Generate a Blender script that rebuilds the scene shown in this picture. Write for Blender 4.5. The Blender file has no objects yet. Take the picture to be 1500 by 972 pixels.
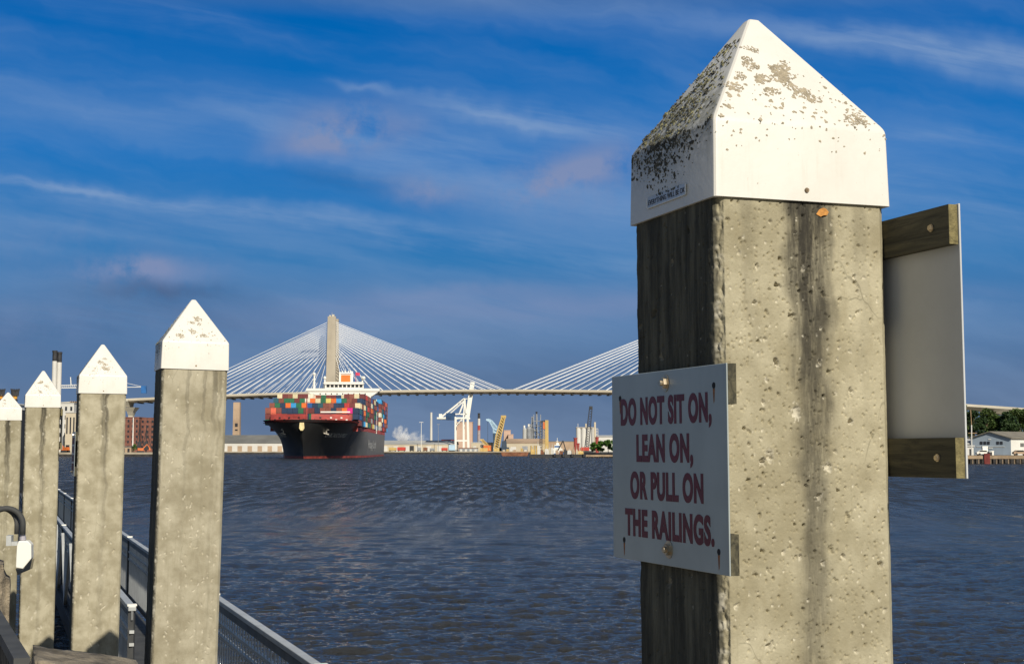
import bpy, bmesh, math, random
import numpy as np
from mathutils import Vector, Matrix, Euler
R = math.radians
rng = random.Random(7); nrng = np.random.default_rng(7)
sc = bpy.context.scene
COL = sc.collection

# ------------------------------------------------------------------ camera
F = 2100.0                      # focal length in photo pixels (photo 1500 x 972)
PITCH = math.atan(172 / F)
EYE = 4.0                       # eye height above the water
cam = bpy.data.cameras.new('camera'); cam.sensor_width = 36; cam.lens = F / 1500 * 36
cam.clip_start = 0.05; cam.clip_end = 30000
camo = bpy.data.objects.new('camera', cam); COL.objects.link(camo)
camo.location = (0, 0, EYE); camo.rotation_euler = (math.pi / 2 + PITCH, 0, 0)
sc.camera = camo
CP, SP = math.cos(PITCH), math.sin(PITCH)

def at(px, py, Y):
    """world point on the level plane y = Y that the photo shows at px, py (used to survey the place)"""
    u = (px - 750) / F; v = (486 - py) / F
    dy = CP - v * SP; dz = SP + v * CP
    return Vector((u / dy * Y, Y, EYE + dz / dy * Y))

def zat(py, Y): return at(750, py, Y).z
def xat(px, Y, py=650): return at(px, py, Y).x

# ------------------------------------------------------------------ light
SUN_EL, SUN_AZ = 32.8, 22.3      # sun is behind the camera, to the right of it
sdir = Vector((math.cos(R(SUN_EL)) * math.sin(R(SUN_AZ)), -math.cos(R(SUN_EL)) * math.cos(R(SUN_AZ)), math.sin(R(SUN_EL))))
sl = bpy.data.lights.new('sun', 'SUN'); sl.energy = 4.8; sl.angle = R(0.5); sl.color = (1.0, 0.93, 0.80)
so = bpy.data.objects.new('sun', sl); COL.objects.link(so)
so.rotation_euler = sdir.to_track_quat('Z', 'Y').to_euler()
sc.view_settings.view_transform = 'Standard'; sc.view_settings.look = 'None'
sc.cycles.volume_bounces = 6; sc.cycles.max_bounces = 10
sc.view_settings.exposure = 0.0; sc.view_settings.gamma = 1; sc.view_settings.use_curve_mapping = False

# ------------------------------------------------------------------ node helper
class NT:
    def __init__(s, tree): s.t = tree; s.n = tree.nodes; s.l = tree.links
    def new(s, typ, **kw):
        n = s.n.new(typ)
        for k, v in kw.items(): setattr(n, k, v)
        return n
    def put(s, sock, v):
        if hasattr(v, 'is_output') or isinstance(v, bpy.types.NodeSocket): s.l.new(v, sock)
        else: sock.default_value = v
    def math(s, op, a, b=0.0, c=None, clamp=False):
        n = s.n.new('ShaderNodeMath'); n.operation = op; n.use_clamp = clamp
        s.put(n.inputs[0], a); s.put(n.inputs[1], b)
        if c is not None: s.put(n.inputs[2], c)
        return n.outputs[0]
    def mix(s, f, a, b, blend='MIX'):
        n = s.n.new('ShaderNodeMix'); n.data_type = 'RGBA'; n.blend_type = blend
        s.put(n.inputs[0], f)
        s.put(n.inputs[6], a if not isinstance(a, tuple) else (*a, 1)[:4])
        s.put(n.inputs[7], b if not isinstance(b, tuple) else (*b, 1)[:4])
        return n.outputs[2]
    def noise(s, vec, scale, detail=4, rough=.55, dist=0.0):
        n = s.n.new('ShaderNodeTexNoise'); n.inputs['Scale'].default_value = scale
        n.inputs['Detail'].default_value = detail; n.inputs['Roughness'].default_value = rough
        n.inputs['Distortion'].default_value = dist
        if vec is not None: s.l.new(vec, n.inputs['Vector'])
        return n.outputs['Fac']
    def ramp(s, f, *stops):
        n = s.n.new('ShaderNodeValToRGB'); e = n.color_ramp.elements
        while len(e) < len(stops): e.new(0.5)
        for k, (p, c) in enumerate(stops):
            e[k].position = p; e[k].color = (c, c, c, 1) if not isinstance(c, tuple) else (*c, 1)[:4]
        s.put(n.inputs[0], f); return n.outputs[0]
    def map(s, vec, scale=(1, 1, 1), rot=(0, 0, 0), loc=(0, 0, 0)):
        n = s.n.new('ShaderNodeMapping'); n.inputs['Scale'].default_value = scale
        n.inputs['Rotation'].default_value = rot; n.inputs['Location'].default_value = loc
        s.l.new(vec, n.inputs['Vector']); return n.outputs[0]
    def sep(s, vec):
        n = s.n.new('ShaderNodeSeparateXYZ'); s.l.new(vec, n.inputs[0]); return n.outputs
    def comb(s, x, y, z):
        n = s.n.new('ShaderNodeCombineXYZ')
        for k, v in enumerate((x, y, z)): s.put(n.inputs[k], v)
        return n.outputs[0]
    def smooth(s, f, a, b):
        n = s.n.new('ShaderNodeMapRange'); n.interpolation_type = 'SMOOTHSTEP'
        s.put(n.inputs[0], f); n.inputs[1].default_value = a; n.inputs[2].default_value = b
        return n.outputs[0]

def lin(r, g, b):
    f = lambda c: c / 12.92 if c <= .04045 else ((c + .055) / 1.055) ** 2.4
    return (f(r / 255), f(g / 255), f(b / 255))

# ------------------------------------------------------------------ world: sky with thin cirrus
w = bpy.data.worlds.new('World'); sc.world = w; w.use_nodes = True
W = NT(w.node_tree); W.n.clear()
SKY_S = 0.05
out = W.new('ShaderNodeOutputWorld'); bg = W.new('ShaderNodeBackground'); bg.inputs[1].default_value = SKY_S
W.l.new(bg.outputs[0], out.inputs[0])
nish = W.new('ShaderNodeTexSky', sky_type='NISHITA', sun_disc=False)
nish.sun_elevation = R(SUN_EL); nish.sun_rotation = R(180 - SUN_AZ)
nish.air_density = 1.0; nish.dust_density = 0.6; nish.ozone_density = 3.0
gen = W.new('ShaderNodeTexCoord').outputs['Generated']
sx, sy, sz = W.sep(gen)
ysafe = W.math('MAXIMUM', sy, 0.05)
cu = W.math('DIVIDE', sx, ysafe); cv = W.math('DIVIDE', sz, ysafe)
k = 1 / SKY_S
def kc(r, g, b): return tuple(c * k for c in lin(r, g, b))
grad = W.ramp(W.math('MULTIPLY', sz, 2.0),
    (0.00, lin(98, 118, 148)), (0.06, lin(94, 118, 152)), (0.15, lin(83, 121, 166)), (0.26, lin(47, 119, 179)),
    (0.40, lin(9, 112, 188)), (0.58, lin(0, 98, 176)), (0.68, lin(104, 122, 148)), (1.0, lin(134, 145, 160)))
grad = W.mix(1.0, grad, (k, k, k), 'MULTIPLY')
front = W.smooth(sy, -0.25, 0.35)
low = W.math('MULTIPLY', W.math('SUBTRACT', 1.0, W.smooth(sz, 0.42, 0.75)), front)
base = W.mix(low, nish.outputs[0], grad)
# fibrous texture shared by all clouds: stretched noise running gently down to the right
warp = W.noise(W.comb(cu, cv, 0.0), 9.0, 4, .6)
warp = W.math('SUBTRACT', warp, 0.5)
warp2 = W.math('SUBTRACT', W.noise(W.comb(cu, cv, 3.7), 26.0, 5, .6), 0.5)
uu = W.math('ADD', cu, W.math('MULTIPLY', warp, 0.09))
vv = W.math('ADD', W.math('ADD', cv, W.math('MULTIPLY', warp, 0.030)), W.math('MULTIPLY', warp2, 0.008))
fib = W.noise(W.map(W.comb(cu, W.math('ADD', cv, W.math('MULTIPLY', cu, 0.16)), 0.0), (3.0, 26.0, 1.0)), 1.6, 7, .62, .4)
puff = W.noise(W.comb(cu, cv, 1.3), 22.0, 7, .62)
def cloud(px, py, rx, ry, slope, strength, tex=None, lo=.3, hi=.75):
    """elongated soft patch centred where px,py lies in the sky; slope = fall to the right"""
    u0 = (px - 750) / F; v0 = (658 - py) / F
    du = W.math('SUBTRACT', uu, u0)
    dv = W.math('SUBTRACT', W.math('ADD', vv, W.math('MULTIPLY', du, slope)), v0)
    q = W.math('ADD', W.math('POWER', W.math('ABSOLUTE', W.math('DIVIDE', du, rx / F)), 2.0),
               W.math('POWER', W.math('ABSOLUTE', W.math('DIVIDE', dv, ry / F)), 2.0))
    g = W.math('EXPONENT', W.math('MULTIPLY', q, -1.0))
    if tex is not None: g = W.math('MULTIPLY', g, W.smooth(tex, lo, hi))
    return W.math('MULTIPLY', g, strength)
def total(lst):
    s = lst[0]
    for x in lst[1:]: s = W.math('ADD', s, x)
    return W.math('MINIMUM', s, 0.9)
vfib = W.noise(W.map(W.comb(uu, W.math('ADD', vv, W.math('MULTIPLY', uu, 0.20)), 0.0), (2.0, 11.0, 1.0), loc=(3.3, 1.7, 0)), 1.5, 5, .52, .0)
fine_ = W.noise(W.map(W.comb(uu, W.math('ADD', vv, W.math('MULTIPLY', uu, 0.13)), 5.0), (7.0, 52.0, 1.0)), 1.5, 5, .55, .0)
veil = W.math('MULTIPLY', W.math('MULTIPLY', W.smooth(vfib, .36, .72), W.math('MULTIPLY_ADD', fine_, .6, .35)), .42)
white = total([veil,
    cloud(60, 266, 230, 8, .10, .34, fine_, .25, .7), cloud(60, 274, 260, 18, .10, .22, fib), cloud(330, 304, 230, 14, .13, .34, fine_, .25, .75), cloud(570, 340, 240, 20, .12, .32, fib, .2, .65),
    cloud(860, 385, 330, 30, .10, .26, fib, .25, .7), cloud(150, 330, 420, 50, .08, .24, fib),
    cloud(700, 165, 130, 12, .22, .34, fine_, .2, .6), cloud(850, 185, 210, 32, .16, .36, fib, .25, .7), cloud(940, 300, 120, 40, .1, .22, fib),
    cloud(620, 225, 260, 55, .30, .36, fib, .2, .7), cloud(1180, 38, 300, 20, .12, .34, fine_, .2, .65),
    cloud(1430, 72, 230, 34, .13, .52, fib, .2, .65), cloud(1400, 200, 160, 16, .05, .26, fib),
    cloud(1400, 300, 260, 80, .05, .26, fib), cloud(300, 170, 420, 34, .10, .16, fib), cloud(240, 15, 260, 26, .12, .22, fib),
    cloud(540, 118, 40, 8, .3, .30, fine_, .2, .6), cloud(700, 470, 420, 55, .0, .20, fib, .1, .6)])
pink = total([
    cloud(500, 182, 78, 36, -.05, .85, puff, .24, .50), cloud(468, 206, 80, 18, -.1, .6, puff, .25, .5), cloud(850, 242, 90, 30, -.22, .80, puff, .33, .6), cloud(800, 268, 70, 18, -.2, .5, puff, .3, .6),
    cloud(612, 280, 52, 22, .05, .72, puff, .26, .52), cloud(205, 396, 92, 20, -.02, 1.0, puff, .26, .5), cloud(150, 405, 40, 12, -.1, .5, puff, .3, .6),
    cloud(850, 285, 150, 36, -.05, .34, puff), cloud(60, 350, 220, 50, 0, .24, puff), cloud(900, 446, 480, 24, -.03, .46, fib, .15, .55), cloud(640, 430, 180, 12, -.06, .3, fib, .2, .6), cloud(40, 480, 300, 50, .0, .25, puff)])
dark = total([cloud(215, 424, 105, 16, 0, .62, puff, .2, .55), cloud(250, 470, 460, 45, 0, .42, fib, .2, .7), cloud(500, 262, 140, 18, .1, .22, fib), cloud(1000, 560, 900, 50, 0, .25, fib, .2, .7)])
base = W.mix(dark, base, kc(62, 80, 116))
base = W.mix(white, base, kc(140, 166, 202))
base = W.mix(pink, base, kc(128, 143, 181))
W.l.new(base, bg.inputs[0])

# ------------------------------------------------------------------ objects: helpers
def tag(o, label=None, cat=None, group=None, kind=None):
    if label: o['label'] = label
    if cat: o['category'] = cat
    if group: o['group'] = group
    if kind: o['kind'] = kind
    return o

def thing(name, label, cat, loc=(0, 0, 0), rotz=0.0, group=None):
    o = bpy.data.objects.new(name, None); COL.objects.link(o); o.empty_display_size = .2
    o.location = loc; o.rotation_euler = (0, 0, rotz)
    return tag(o, label, cat, group)

class MB:
    """collects geometry for ONE mesh object"""
    def __init__(s): s.v = []; s.f = []; s.m = []
    def add(s, vs, fs, mi=0):
        b = len(s.v); s.v += [tuple(v) for v in vs]
        s.f += [tuple(b + i for i in f) for f in fs]; s.m += [mi] * len(fs); return s
    def box(s, c, size, rz=0.0, mi=0, taper=1.0, M=None):
        hx, hy, hz = size[0] / 2, size[1] / 2, size[2] / 2
        vs = [Vector((x * hx * (taper if z > 0 else 1), y * hy * (taper if z > 0 else 1), z * hz)) for z in (-1, 1) for y in (-1, 1) for x in (-1, 1)]
        m = M if M is not None else Matrix.Rotation(rz, 3, 'Z')
        vs = [m @ v + Vector(c) for v in vs]
        return s.add(vs, [(0, 2, 3, 1), (4, 5, 7, 6), (0, 1, 5, 4), (1, 3, 7, 5), (3, 2, 6, 7), (2, 0, 4, 6)], mi)
    def bx(s, x0, x1, y0, y1, z0, z1, mi=0):
        return s.box(((x0 + x1) / 2, (y0 + y1) / 2, (z0 + z1) / 2), (x1 - x0, y1 - y0, z1 - z0), 0, mi)
    def bar(s, p0, p1, wd, ht=None, mi=0, up=Vector((0, 0, 1))):
        p0, p1 = Vector(p0), Vector(p1); d = p1 - p0; L = d.length; d.normalize()
        ht = wd if ht is None else ht
        if abs(d.dot(up)) > .999: up = Vector((0, 1, 0))
        x = d.cross(up).normalized(); z = x.cross(d)
        M = Matrix((x, d, z)).transposed()
        return s.box((p0 + p1) / 2, (wd, L, ht), 0, mi, 1.0, M)
    def tube(s, pts, r, n=8, mi=0, cap=True):
        pts = [Vector(p) for p in pts]; rs = r if isinstance(r, (list, tuple)) else [r] * len(pts)
        vs = []; fs = []; prev = None
        for i, p in enumerate(pts):
            d = (pts[min(i + 1, len(pts) - 1)] - pts[max(i - 1, 0)]).normalized()
            if prev is None: a = d.orthogonal().normalized()
            else: a = (prev - d * prev.dot(d)).normalized()
            prev = a; b = d.cross(a)
            for q in range(n):
                t = 2 * math.pi * q / n; vs.append(p + (a * math.cos(t) + b * math.sin(t)) * rs[i])
        for i in range(len(pts) - 1):
            for q in range(n):
                fs.append((i * n + q, i * n + (q + 1) % n, (i + 1) * n + (q + 1) % n, (i + 1) * n + q))
        if cap: fs.append(tuple(range(n))[::-1]); fs.append(tuple((len(pts) - 1) * n + q for q in range(n)))
        return s.add(vs, fs, mi)
    def lathe(s, prof, c=(0, 0, 0), n=16, mi=0):
        c = Vector(c); return s.tube([c + Vector((0, 0, z)) for r, z in prof], [max(r, 1e-4) for r, z in prof], n, mi)
    def prism(s, poly, ax, d0, d1, mi=0):
        """poly in the two axes other than ax, extruded from d0 to d1"""
        n = len(poly)
        def P(a, b, d): return {0: (d, a, b), 1: (a, d, b), 2: (a, b, d)}[ax]
        vs = [P(a, b, d0) for a, b in poly] + [P(a, b, d1) for a, b in poly]
        fs = [tuple(range(n))[::-1], tuple(range(n, 2 * n))] + [(i, (i + 1) % n, n + (i + 1) % n, n + i) for i in range(n)]
        return s.add(vs, fs, mi)
    def build(s, name, mats, parent=None, smooth=False, bevel=0.0, recalc=True):
        me = bpy.data.meshes.new(name); me.from_pydata(s.v, [], s.f)
        mats = mats if isinstance(mats, (list, tuple)) else [mats]
        for m in mats: me.materials.append(m)
        me.polygons.foreach_set('material_index', s.m)
        if recalc or bevel:
            bm = bmesh.new(); bm.from_mesh(me)
            if bevel: bmesh.ops.bevel(bm, geom=list(bm.edges), offset=bevel, segments=2, affect='EDGES', profile=.5)
            bmesh.ops.recalc_face_normals(bm, faces=bm.faces); bm.to_mesh(me); bm.free()
        if smooth: me.polygons.foreach_set('use_smooth', [True] * len(me.polygons))
        me.update()
        o = bpy.data.objects.new(name, me); COL.objects.link(o)
        if parent is not None: o.parent = parent
        return o

def copy_obj(o, parent=None):
    c = o.copy(); COL.objects.link(c)
    if parent is not None: c.parent = parent
    return c

# ------------------------------------------------------------------ materials
MATS = {}
def mat(name, col, rough=.6, metal=0.0, vary=.25, scale=1.0, bump=0.0, bscale=None, streak=0.0, spec=.5, obj_rand=0.0, stretch=(1, 1, 1)):
    if name in MATS: return MATS[name]
    m = bpy.data.materials.new(name); m.use_nodes = True; N = NT(m.node_tree)
    b = N.n['Principled BSDF']; b.inputs['Roughness'].default_value = rough; b.inputs['Metallic'].default_value = metal
    b.inputs['Specular IOR Level'].default_value = spec
    oc = N.new('ShaderNodeTexCoord').outputs['Object']; vec = N.map(oc, stretch)
    n1 = N.noise(vec, scale, 6, .6)
    c = N.mix(N.smooth(n1, .3, .7), tuple(x * (1 - vary) for x in col), tuple(min(1, x * (1 + vary)) for x in col))
    if streak:
        n2 = N.noise(N.map(oc, (scale * 1.3, scale * 1.3, scale * .12)), 1.0, 5, .65)
        c = N.mix(N.math('MULTIPLY', N.smooth(n2, .48, .75), streak), c, tuple(x * .35 for x in col))
    if obj_rand:
        oi = N.new('ShaderNodeObjectInfo').outputs['Random']
        c = N.mix(1.0, c, N.ramp(oi, (0, 1 - obj_rand), (1, 1.0)), 'MULTIPLY')
    N.l.new(c, b.inputs['Base Color'])
    if bump:
        bn = N.new('ShaderNodeBump'); bn.inputs['Strength'].default_value = bump; bn.inputs['Distance'].default_value = 0.02
        N.l.new(N.noise(vec, bscale or scale * 6, 6, .6), bn.inputs['Height']); N.l.new(bn.outputs[0], b.inputs['Normal'])
    MATS[name] = m; return m

def text_obj(body, name, width, height, material, parent, bold=0.0, extrude=.0006, gap=1.0):
    """lettering as a mesh: centred on x, cap height = height, stretched to the given width; lies in local XZ facing -Y"""
    cu_ = bpy.data.curves.new(name, 'FONT'); cu_.body = body; cu_.size = 1.0; cu_.offset = bold; cu_.extrude = .02
    cu_.space_character = gap; cu_.align_x = 'LEFT'; cu_.resolution_u = 6
    t = bpy.data.objects.new(name, cu_); COL.objects.link(t)
    dg = bpy.context.evaluated_depsgraph_get(); me = bpy.data.meshes.new_from_object(t.evaluated_get(dg))
    bpy.data.objects.remove(t); bpy.data.curves.remove(cu_)
    n = len(me.vertices); co = np.empty(n * 3); me.vertices.foreach_get('co', co); co = co.reshape(-1, 3)
    x0, x1 = co[:, 0].min(), co[:, 0].max(); ch = 0.675
    xs = (co[:, 0] - (x0 + x1) / 2) / (x1 - x0) * width; zs = co[:, 1] / ch * height; ys = -co[:, 2] / .02 * extrude
    me.vertices.foreach_set('co', np.stack([xs, ys, zs], 1).ravel()); me.materials.clear(); me.materials.append(material); me.update()
    bm = bmesh.new(); bm.from_mesh(me); bmesh.ops.recalc_face_normals(bm, faces=bm.faces); bm.to_mesh(me); bm.free()
    o = bpy.data.objects.new(name, me); COL.objects.link(o); o.parent = parent; return o

# ================================================================== WATER
def vnoise(x, y, seed, per=64):
    """smooth value noise in numpy"""
    g = np.random.default_rng(seed).random((per, per))
    xi = np.floor(x).astype(int); yi = np.floor(y).astype(int); fx = x - xi; fy = y - yi
    fx = fx * fx * (3 - 2 * fx); fy = fy * fy * (3 - 2 * fy)
    a = g[xi % per, yi % per]; b = g[(xi + 1) % per, yi % per]; c = g[xi % per, (yi + 1) % per]; d = g[(xi + 1) % per, (yi + 1) % per]
    return (a * (1 - fx) + b * fx) * (1 - fy) + (c * (1 - fx) + d * fx) * fy
def fbm(x, y, seed, octv=4):
    s = 0; a = .5
    for i in range(octv): s = s + a * vnoise(x * 2 ** i, y * 2 ** i, seed + i); a *= .55
    return s

def grid_object(name, X, Y, Z, material, parent=None, attr=None, closed=False):
    nr, nc = X.shape
    me = bpy.data.meshes.new(name)
    co = np.stack([X, Y, Z], -1).reshape(-1, 3)
    i, j = np.meshgrid(np.arange(nr - 1), np.arange(nc if closed else nc - 1), indexing='ij')
    j2 = (j + 1) % nc
    q = np.stack([i * nc + j, i * nc + j2, (i + 1) * nc + j2, (i + 1) * nc + j], -1).reshape(-1, 4)
    me.vertices.add(len(co)); me.vertices.foreach_set('co', co.ravel())
    me.loops.add(q.size); me.loops.foreach_set('vertex_index', q.ravel().astype(np.int32))
    me.polygons.add(len(q)); me.polygons.foreach_set('loop_start', np.arange(0, q.size, 4, dtype=np.int32))
    me.polygons.foreach_set('loop_total', np.full(len(q), 4, dtype=np.int32))
    me.update(calc_edges=True); me.polygons.foreach_set('use_smooth', np.ones(len(q), bool))
    for k_, a in (attr or {}).items():
        at_ = me.attributes.new(k_, 'FLOAT', 'POINT'); at_.data.foreach_set('value', a.ravel().astype(np.float32))
    me.materials.append(material); me.update()
    o = bpy.data.objects.new(name, me); COL.objects.link(o)
    if parent is not None: o.parent = parent
    return o

def water_mat():
    m = bpy.data.materials.new('river_water'); m.use_nodes = True; N = NT(m.node_tree); b = N.n['Principled BSDF']
    g = N.new('ShaderNodeNewGeometry').outputs['Position']
    big = N.noise(N.map(g, (.05, .07, 1)), 1.0, 8, .7)
    c = N.mix(N.smooth(big, .3, .7), (.023, .0225, .021), (.033, .032, .029))
    N.l.new(c, b.inputs['Base Color']); b.inputs['Roughness'].default_value = .10; b.inputs['IOR'].default_value = 1.32
    d = N.sep(g)[1]
    n4 = N.noise(N.map(g, (.13, .15, 1)), 1.0, 9, .70); n1 = N.noise(N.map(g, (3.0, 7.0, 1)), 1.0, 5, .62); n6 = N.noise(N.map(g, (1.3, .5, 1)), 1.0, 4, .6); n2 = N.noise(N.map(g, (.30, .80, 1)), 1.0, 6, .68)
    far = N.smooth(d, 40, 160)
    h = N.math('ADD', N.math('MULTIPLY', n1, .22), N.math('MULTIPLY', N.math('ADD', N.math('MULTIPLY', n2, 2.2), N.math('ADD', N.math('MULTIPLY', n4, 3.0), N.math('MULTIPLY', n6, .8))), far))
    
    gust = N.smooth(N.noise(N.map(g, (.035, .05, 1)), 1.0, 9, .72), .36, .64)
    crest = N.smooth(N.noise(N.map(g, (1.1, .11, 1)), 1.0, 4, .65), .34, .66)
    gust = N.mix(N.math('MULTIPLY', far, .8), gust, crest)
    N.put(b.inputs['Roughness'], N.math('ADD', N.math('MULTIPLY', N.smooth(d, 28, 150), N.math('MULTIPLY_ADD', crest, .46, .10)), .05))
    bn = N.new('ShaderNodeBump'); bn.inputs['Distance'].default_value = 1.0
    N.put(bn.inputs['Strength'], N.math('MULTIPLY_ADD', gust, .65, .4)); N.l.new(h, bn.inputs['Height'])
    N.l.new(bn.outputs[0], b.inputs['Normal']); return m
# polar sheet, finer towards the camera
scr = np.concatenate([np.linspace(2400, 420, 60), np.linspace(416, 60, 620), np.linspace(59, 6.5, 130), np.array([5, 3.5, 2.2, 1.4, .9, .6])])
rad = EYE * F / scr
ang = np.radians(np.concatenate([np.linspace(-75, -24, 60)[:-1], np.linspace(-24, 24, 1200), np.linspace(24, 75, 60)[1:]]))
RR, AA = np.meshgrid(rad, ang, indexing='ij'); WX = RR * np.sin(AA); WY = RR * np.cos(AA)
step = np.gradient(rad)[:, None]
WZ = np.zeros_like(WX)
for i in range(64):
    lam = .26 * (4.5 / .26) ** (i / 63) * nrng.uniform(.9, 1.1); th = R(90 + 8) + nrng.normal(0, R(30))
    kx, ky = math.cos(th) * 2 * math.pi / lam, math.sin(th) * 2 * math.pi / lam
    amp = .0092 * lam ** .95 * (1.0 if lam < .6 else (.6 / lam) ** 1.05)
    fade = np.clip((lam / step - 2.2) / 3.0, 0, 1)
    ph = kx * WX + ky * WY + nrng.uniform(0, 6.28)
    s_ = np.sin(ph) if i % 5 else 1.0 - 2.2 * np.abs(np.sin(ph / 2)) ** .85
    WZ += amp * fade * (s_ + (.22 * np.cos(2 * ph) if i % 5 else 0))
WZ *= .75 + .9 * (fbm(WX * .05 + 20, WY * .09 + 30, 5, 3) - .25)
tag(grid_object('water', WX, WY, WZ, water_mat()), 'dark choppy river water reaching to the far quays', 'river', kind='structure')

# ================================================================== LAND
m_ground = mat('bank_ground', (.20, .18, .14), .9, 0, .35, .02)
m_quay = mat('quay_face', (.035, .032, .03), .9, 0, .5, .3)
m_quaytop = mat('quay_top', (.36, .31, .23), .85, 0, .2, .1)
def bank(name, label, pts, z, back):
    mb = MB(); n = len(pts)
    mb.add([(x, y, z) for x, y in pts + back], [tuple(range(n + len(back)))], 0)
    for a, b_ in zip(pts[:-1], pts[1:]):
        mb.add([(a[0], a[1], -3), (b_[0], b_[1], -3), (b_[0], b_[1], z - 1.0), (a[0], a[1], z - 1.0)], [(0, 1, 2, 3)], 1)
        mb.add([(a[0], a[1], z - 1.0), (b_[0], b_[1], z - 1.0), (b_[0], b_[1], z), (a[0], a[1], z)], [(0, 1, 2, 3)], 2)
    return tag(mb.build(name, [m_ground, m_quay, m_quaytop]), label, 'river bank', kind='structure')
P = lambda px, Y: (xat(px, Y), Y)
bank('ground', 'far river bank edged by low dark quay walls',
     [(-1500, 830), P(-100, 835), P(262, 845), P(285, 1310), P(560, 1320), P(720, 1300), P(800, 1290), P(845, 800), P(905, 735), P(1120, 600), P(1385, 428), P(1560, 424), (900, 420)],
     2.3, [(9000, 800), (9000, 12000), (-9000, 12000), (-9000, 830)])

# ================================================================== BRIDGE
m_conc_far = mat('bridge_concrete', (.40, .35, .27), .85, 0, .15, .03, streak=.25)
m_pale_conc = mat('bridge_girder', (.50, .46, .37), .85, 0, .12, .02)
m_cable = mat('cable_white', (.85, .86, .86), .45, 0, .03, .1)
m_dark = mat('dark_steel', (.03, .03, .032), .7, 0, .3, .5)
BY = 1345.0; PXM = BY / F
bx0 = xat(745, BY, 570)
ROT = R(1.6)
bridge = thing('cable_stayed_bridge', 'long cable-stayed road bridge with concrete towers and white fan cables spanning the river', 'bridge', (bx0, BY, 0), ROT)
def dz_(x):
    a = abs(x); return 58.6 - (7.2e-5 * a * a if a < 600 else 7.2e-5 * 360000 + (a - 600) * .05)
m_asph = mat('asphalt', (.05, .05, .052), .9)
SPX = 13.6 * PXM; NC = 18; HALF = 257 * PXM
def girder(mb, x0, x1, haunch):
    xs = np.linspace(x0, x1, max(2, int(abs(x1 - x0) / 8) + 1)); vs = []; fs = []
    for x in xs:
        dep = 2.6
        if haunch:
            dn = min(abs(abs(x) - p) for p in PIERS); dep = 2.4 + 4.2 * max(0, 1 - dn / 52) ** 1.6
        z = dz_(x)
        for yy, zz in ((-13, z), (13, z), (13, z - 1.2), (8, z - dep), (-8, z - dep), (-13, z - 1.2)): vs.append((x, yy, zz))
    for i in range(len(xs) - 1):
        for q in range(6): fs.append((i * 6 + q, i * 6 + (q + 1) % 6, i * 6 + 6 + (q + 1) % 6, i * 6 + 6 + q))
    fs += [(0, 1, 2, 3, 4, 5), tuple(range(len(vs) - 6, len(vs)))]
    mb.add(vs, fs)
SIDE = HALF + NC * SPX + 10
SIDE = 351.0
PIERS = [351.0, 467, 583, 699, 815, 931, 1047]
PIERS = [p for p in PIERS if p >= SIDE]
d = MB(); girder(d, -SIDE, SIDE, False); d.build('deck', m_conc_far, bridge)
d = MB(); girder(d, -1047, -SIDE - .3, True); d.build('approach_span', m_pale_conc, bridge)
d = MB(); girder(d, SIDE + .3, 1047, True); d.build('approach_span', m_pale_conc, bridge)
d = MB()
for i in range(-42, 43):
    x = i * SPX * .985
    if abs(x) < SIDE: d.box((x, 0, dz_(x) - 2.6 - .45), (2.2, 25, .9))
d.build('floor_beams', m_dark, bridge)
for s in (-1, 1):
    d = MB(); xs = np.linspace(-1047, 1047, 160)
    for a, b_ in zip(xs[:-1], xs[1:]): d.bar((a, s * 12.6, dz_(a) + .55), (b_, s * 12.6, dz_(b_) + .55), .4, 1.1)
    d.build('parapet', m_pale_conc, bridge)
TOPZ = zat(466, BY)
for s in (-1, 1):
    tx = s * HALF; d = MB()
    for yy in (-1, 1):
        vs = []; 
        for z, wx, wy, off in ((0, 10.5, 8, 17), (54, 9.4, 7, 17), (62, 8.8, 6, 16.5), (TOPZ - 12, 7.6, 5, 13.5), (TOPZ, 7.4, 4.6, 13.2)):
            for a, b_ in ((-1, -1), (1, -1), (1, 1), (-1, 1)): vs.append((tx + a * wx / 2, yy * off + b_ * wy / 2, z))
        fs = [(i * 4 + q, i * 4 + (q + 1) % 4, i * 4 + 4 + (q + 1) % 4, i * 4 + 4 + q) for i in range(4) for q in range(4)] + [(0, 1, 2, 3), (16, 17, 18, 19)]
        d.add(vs, fs)
    d.box((tx, 0, 50), (6, 30, 5)); d.box((tx, 0, TOPZ - 9), (4.5, 24, 6))
    t_ = d.build('tower', m_conc_far, bridge)
    c = MB(); c.box((tx - 1.6, -13.2, TOPZ + .6), (1.6, 3, 1.2)); c.box((tx + 1.2, -13.2, TOPZ + .9), (2.2, 3, 1.8)); c.tube([(tx, -13.2, TOPZ), (tx, -13.2, TOPZ + 4)], .12, 5)
    c.build('beacon', m_pale_conc, t_)
cables = []
for s in (-1, 1):
    for side in (-1, 1):
        for pl in (-1, 1):
            for i in range(1, NC + 1):
                xd = s * HALF + side * s * -1 * (i * SPX * (1.0 if side == 1 else .93) + 4)
                za = TOPZ - 5 - (NC - i) * 1.75
                p0 = (s * HALF - side * s * 3.2, pl * 13.3, za); p1 = (xd, pl * 12.6, dz_(xd) + .8)
                cables.append((s == 1 and side == -1, s == 1, -i, p0, p1))
cables.sort(key=lambda c: c[:3])
for c in cables[:100]:
    MB().tube([c[3], c[4]], .24, 6).build('stay_cable', m_cable, bridge, recalc=False)
d = MB()
for c in cables[100:]: d.tube([c[3], c[4]], .24, 6)
tag(d.build('stay_cable', m_cable, bridge, recalc=False), kind='stuff')
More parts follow.
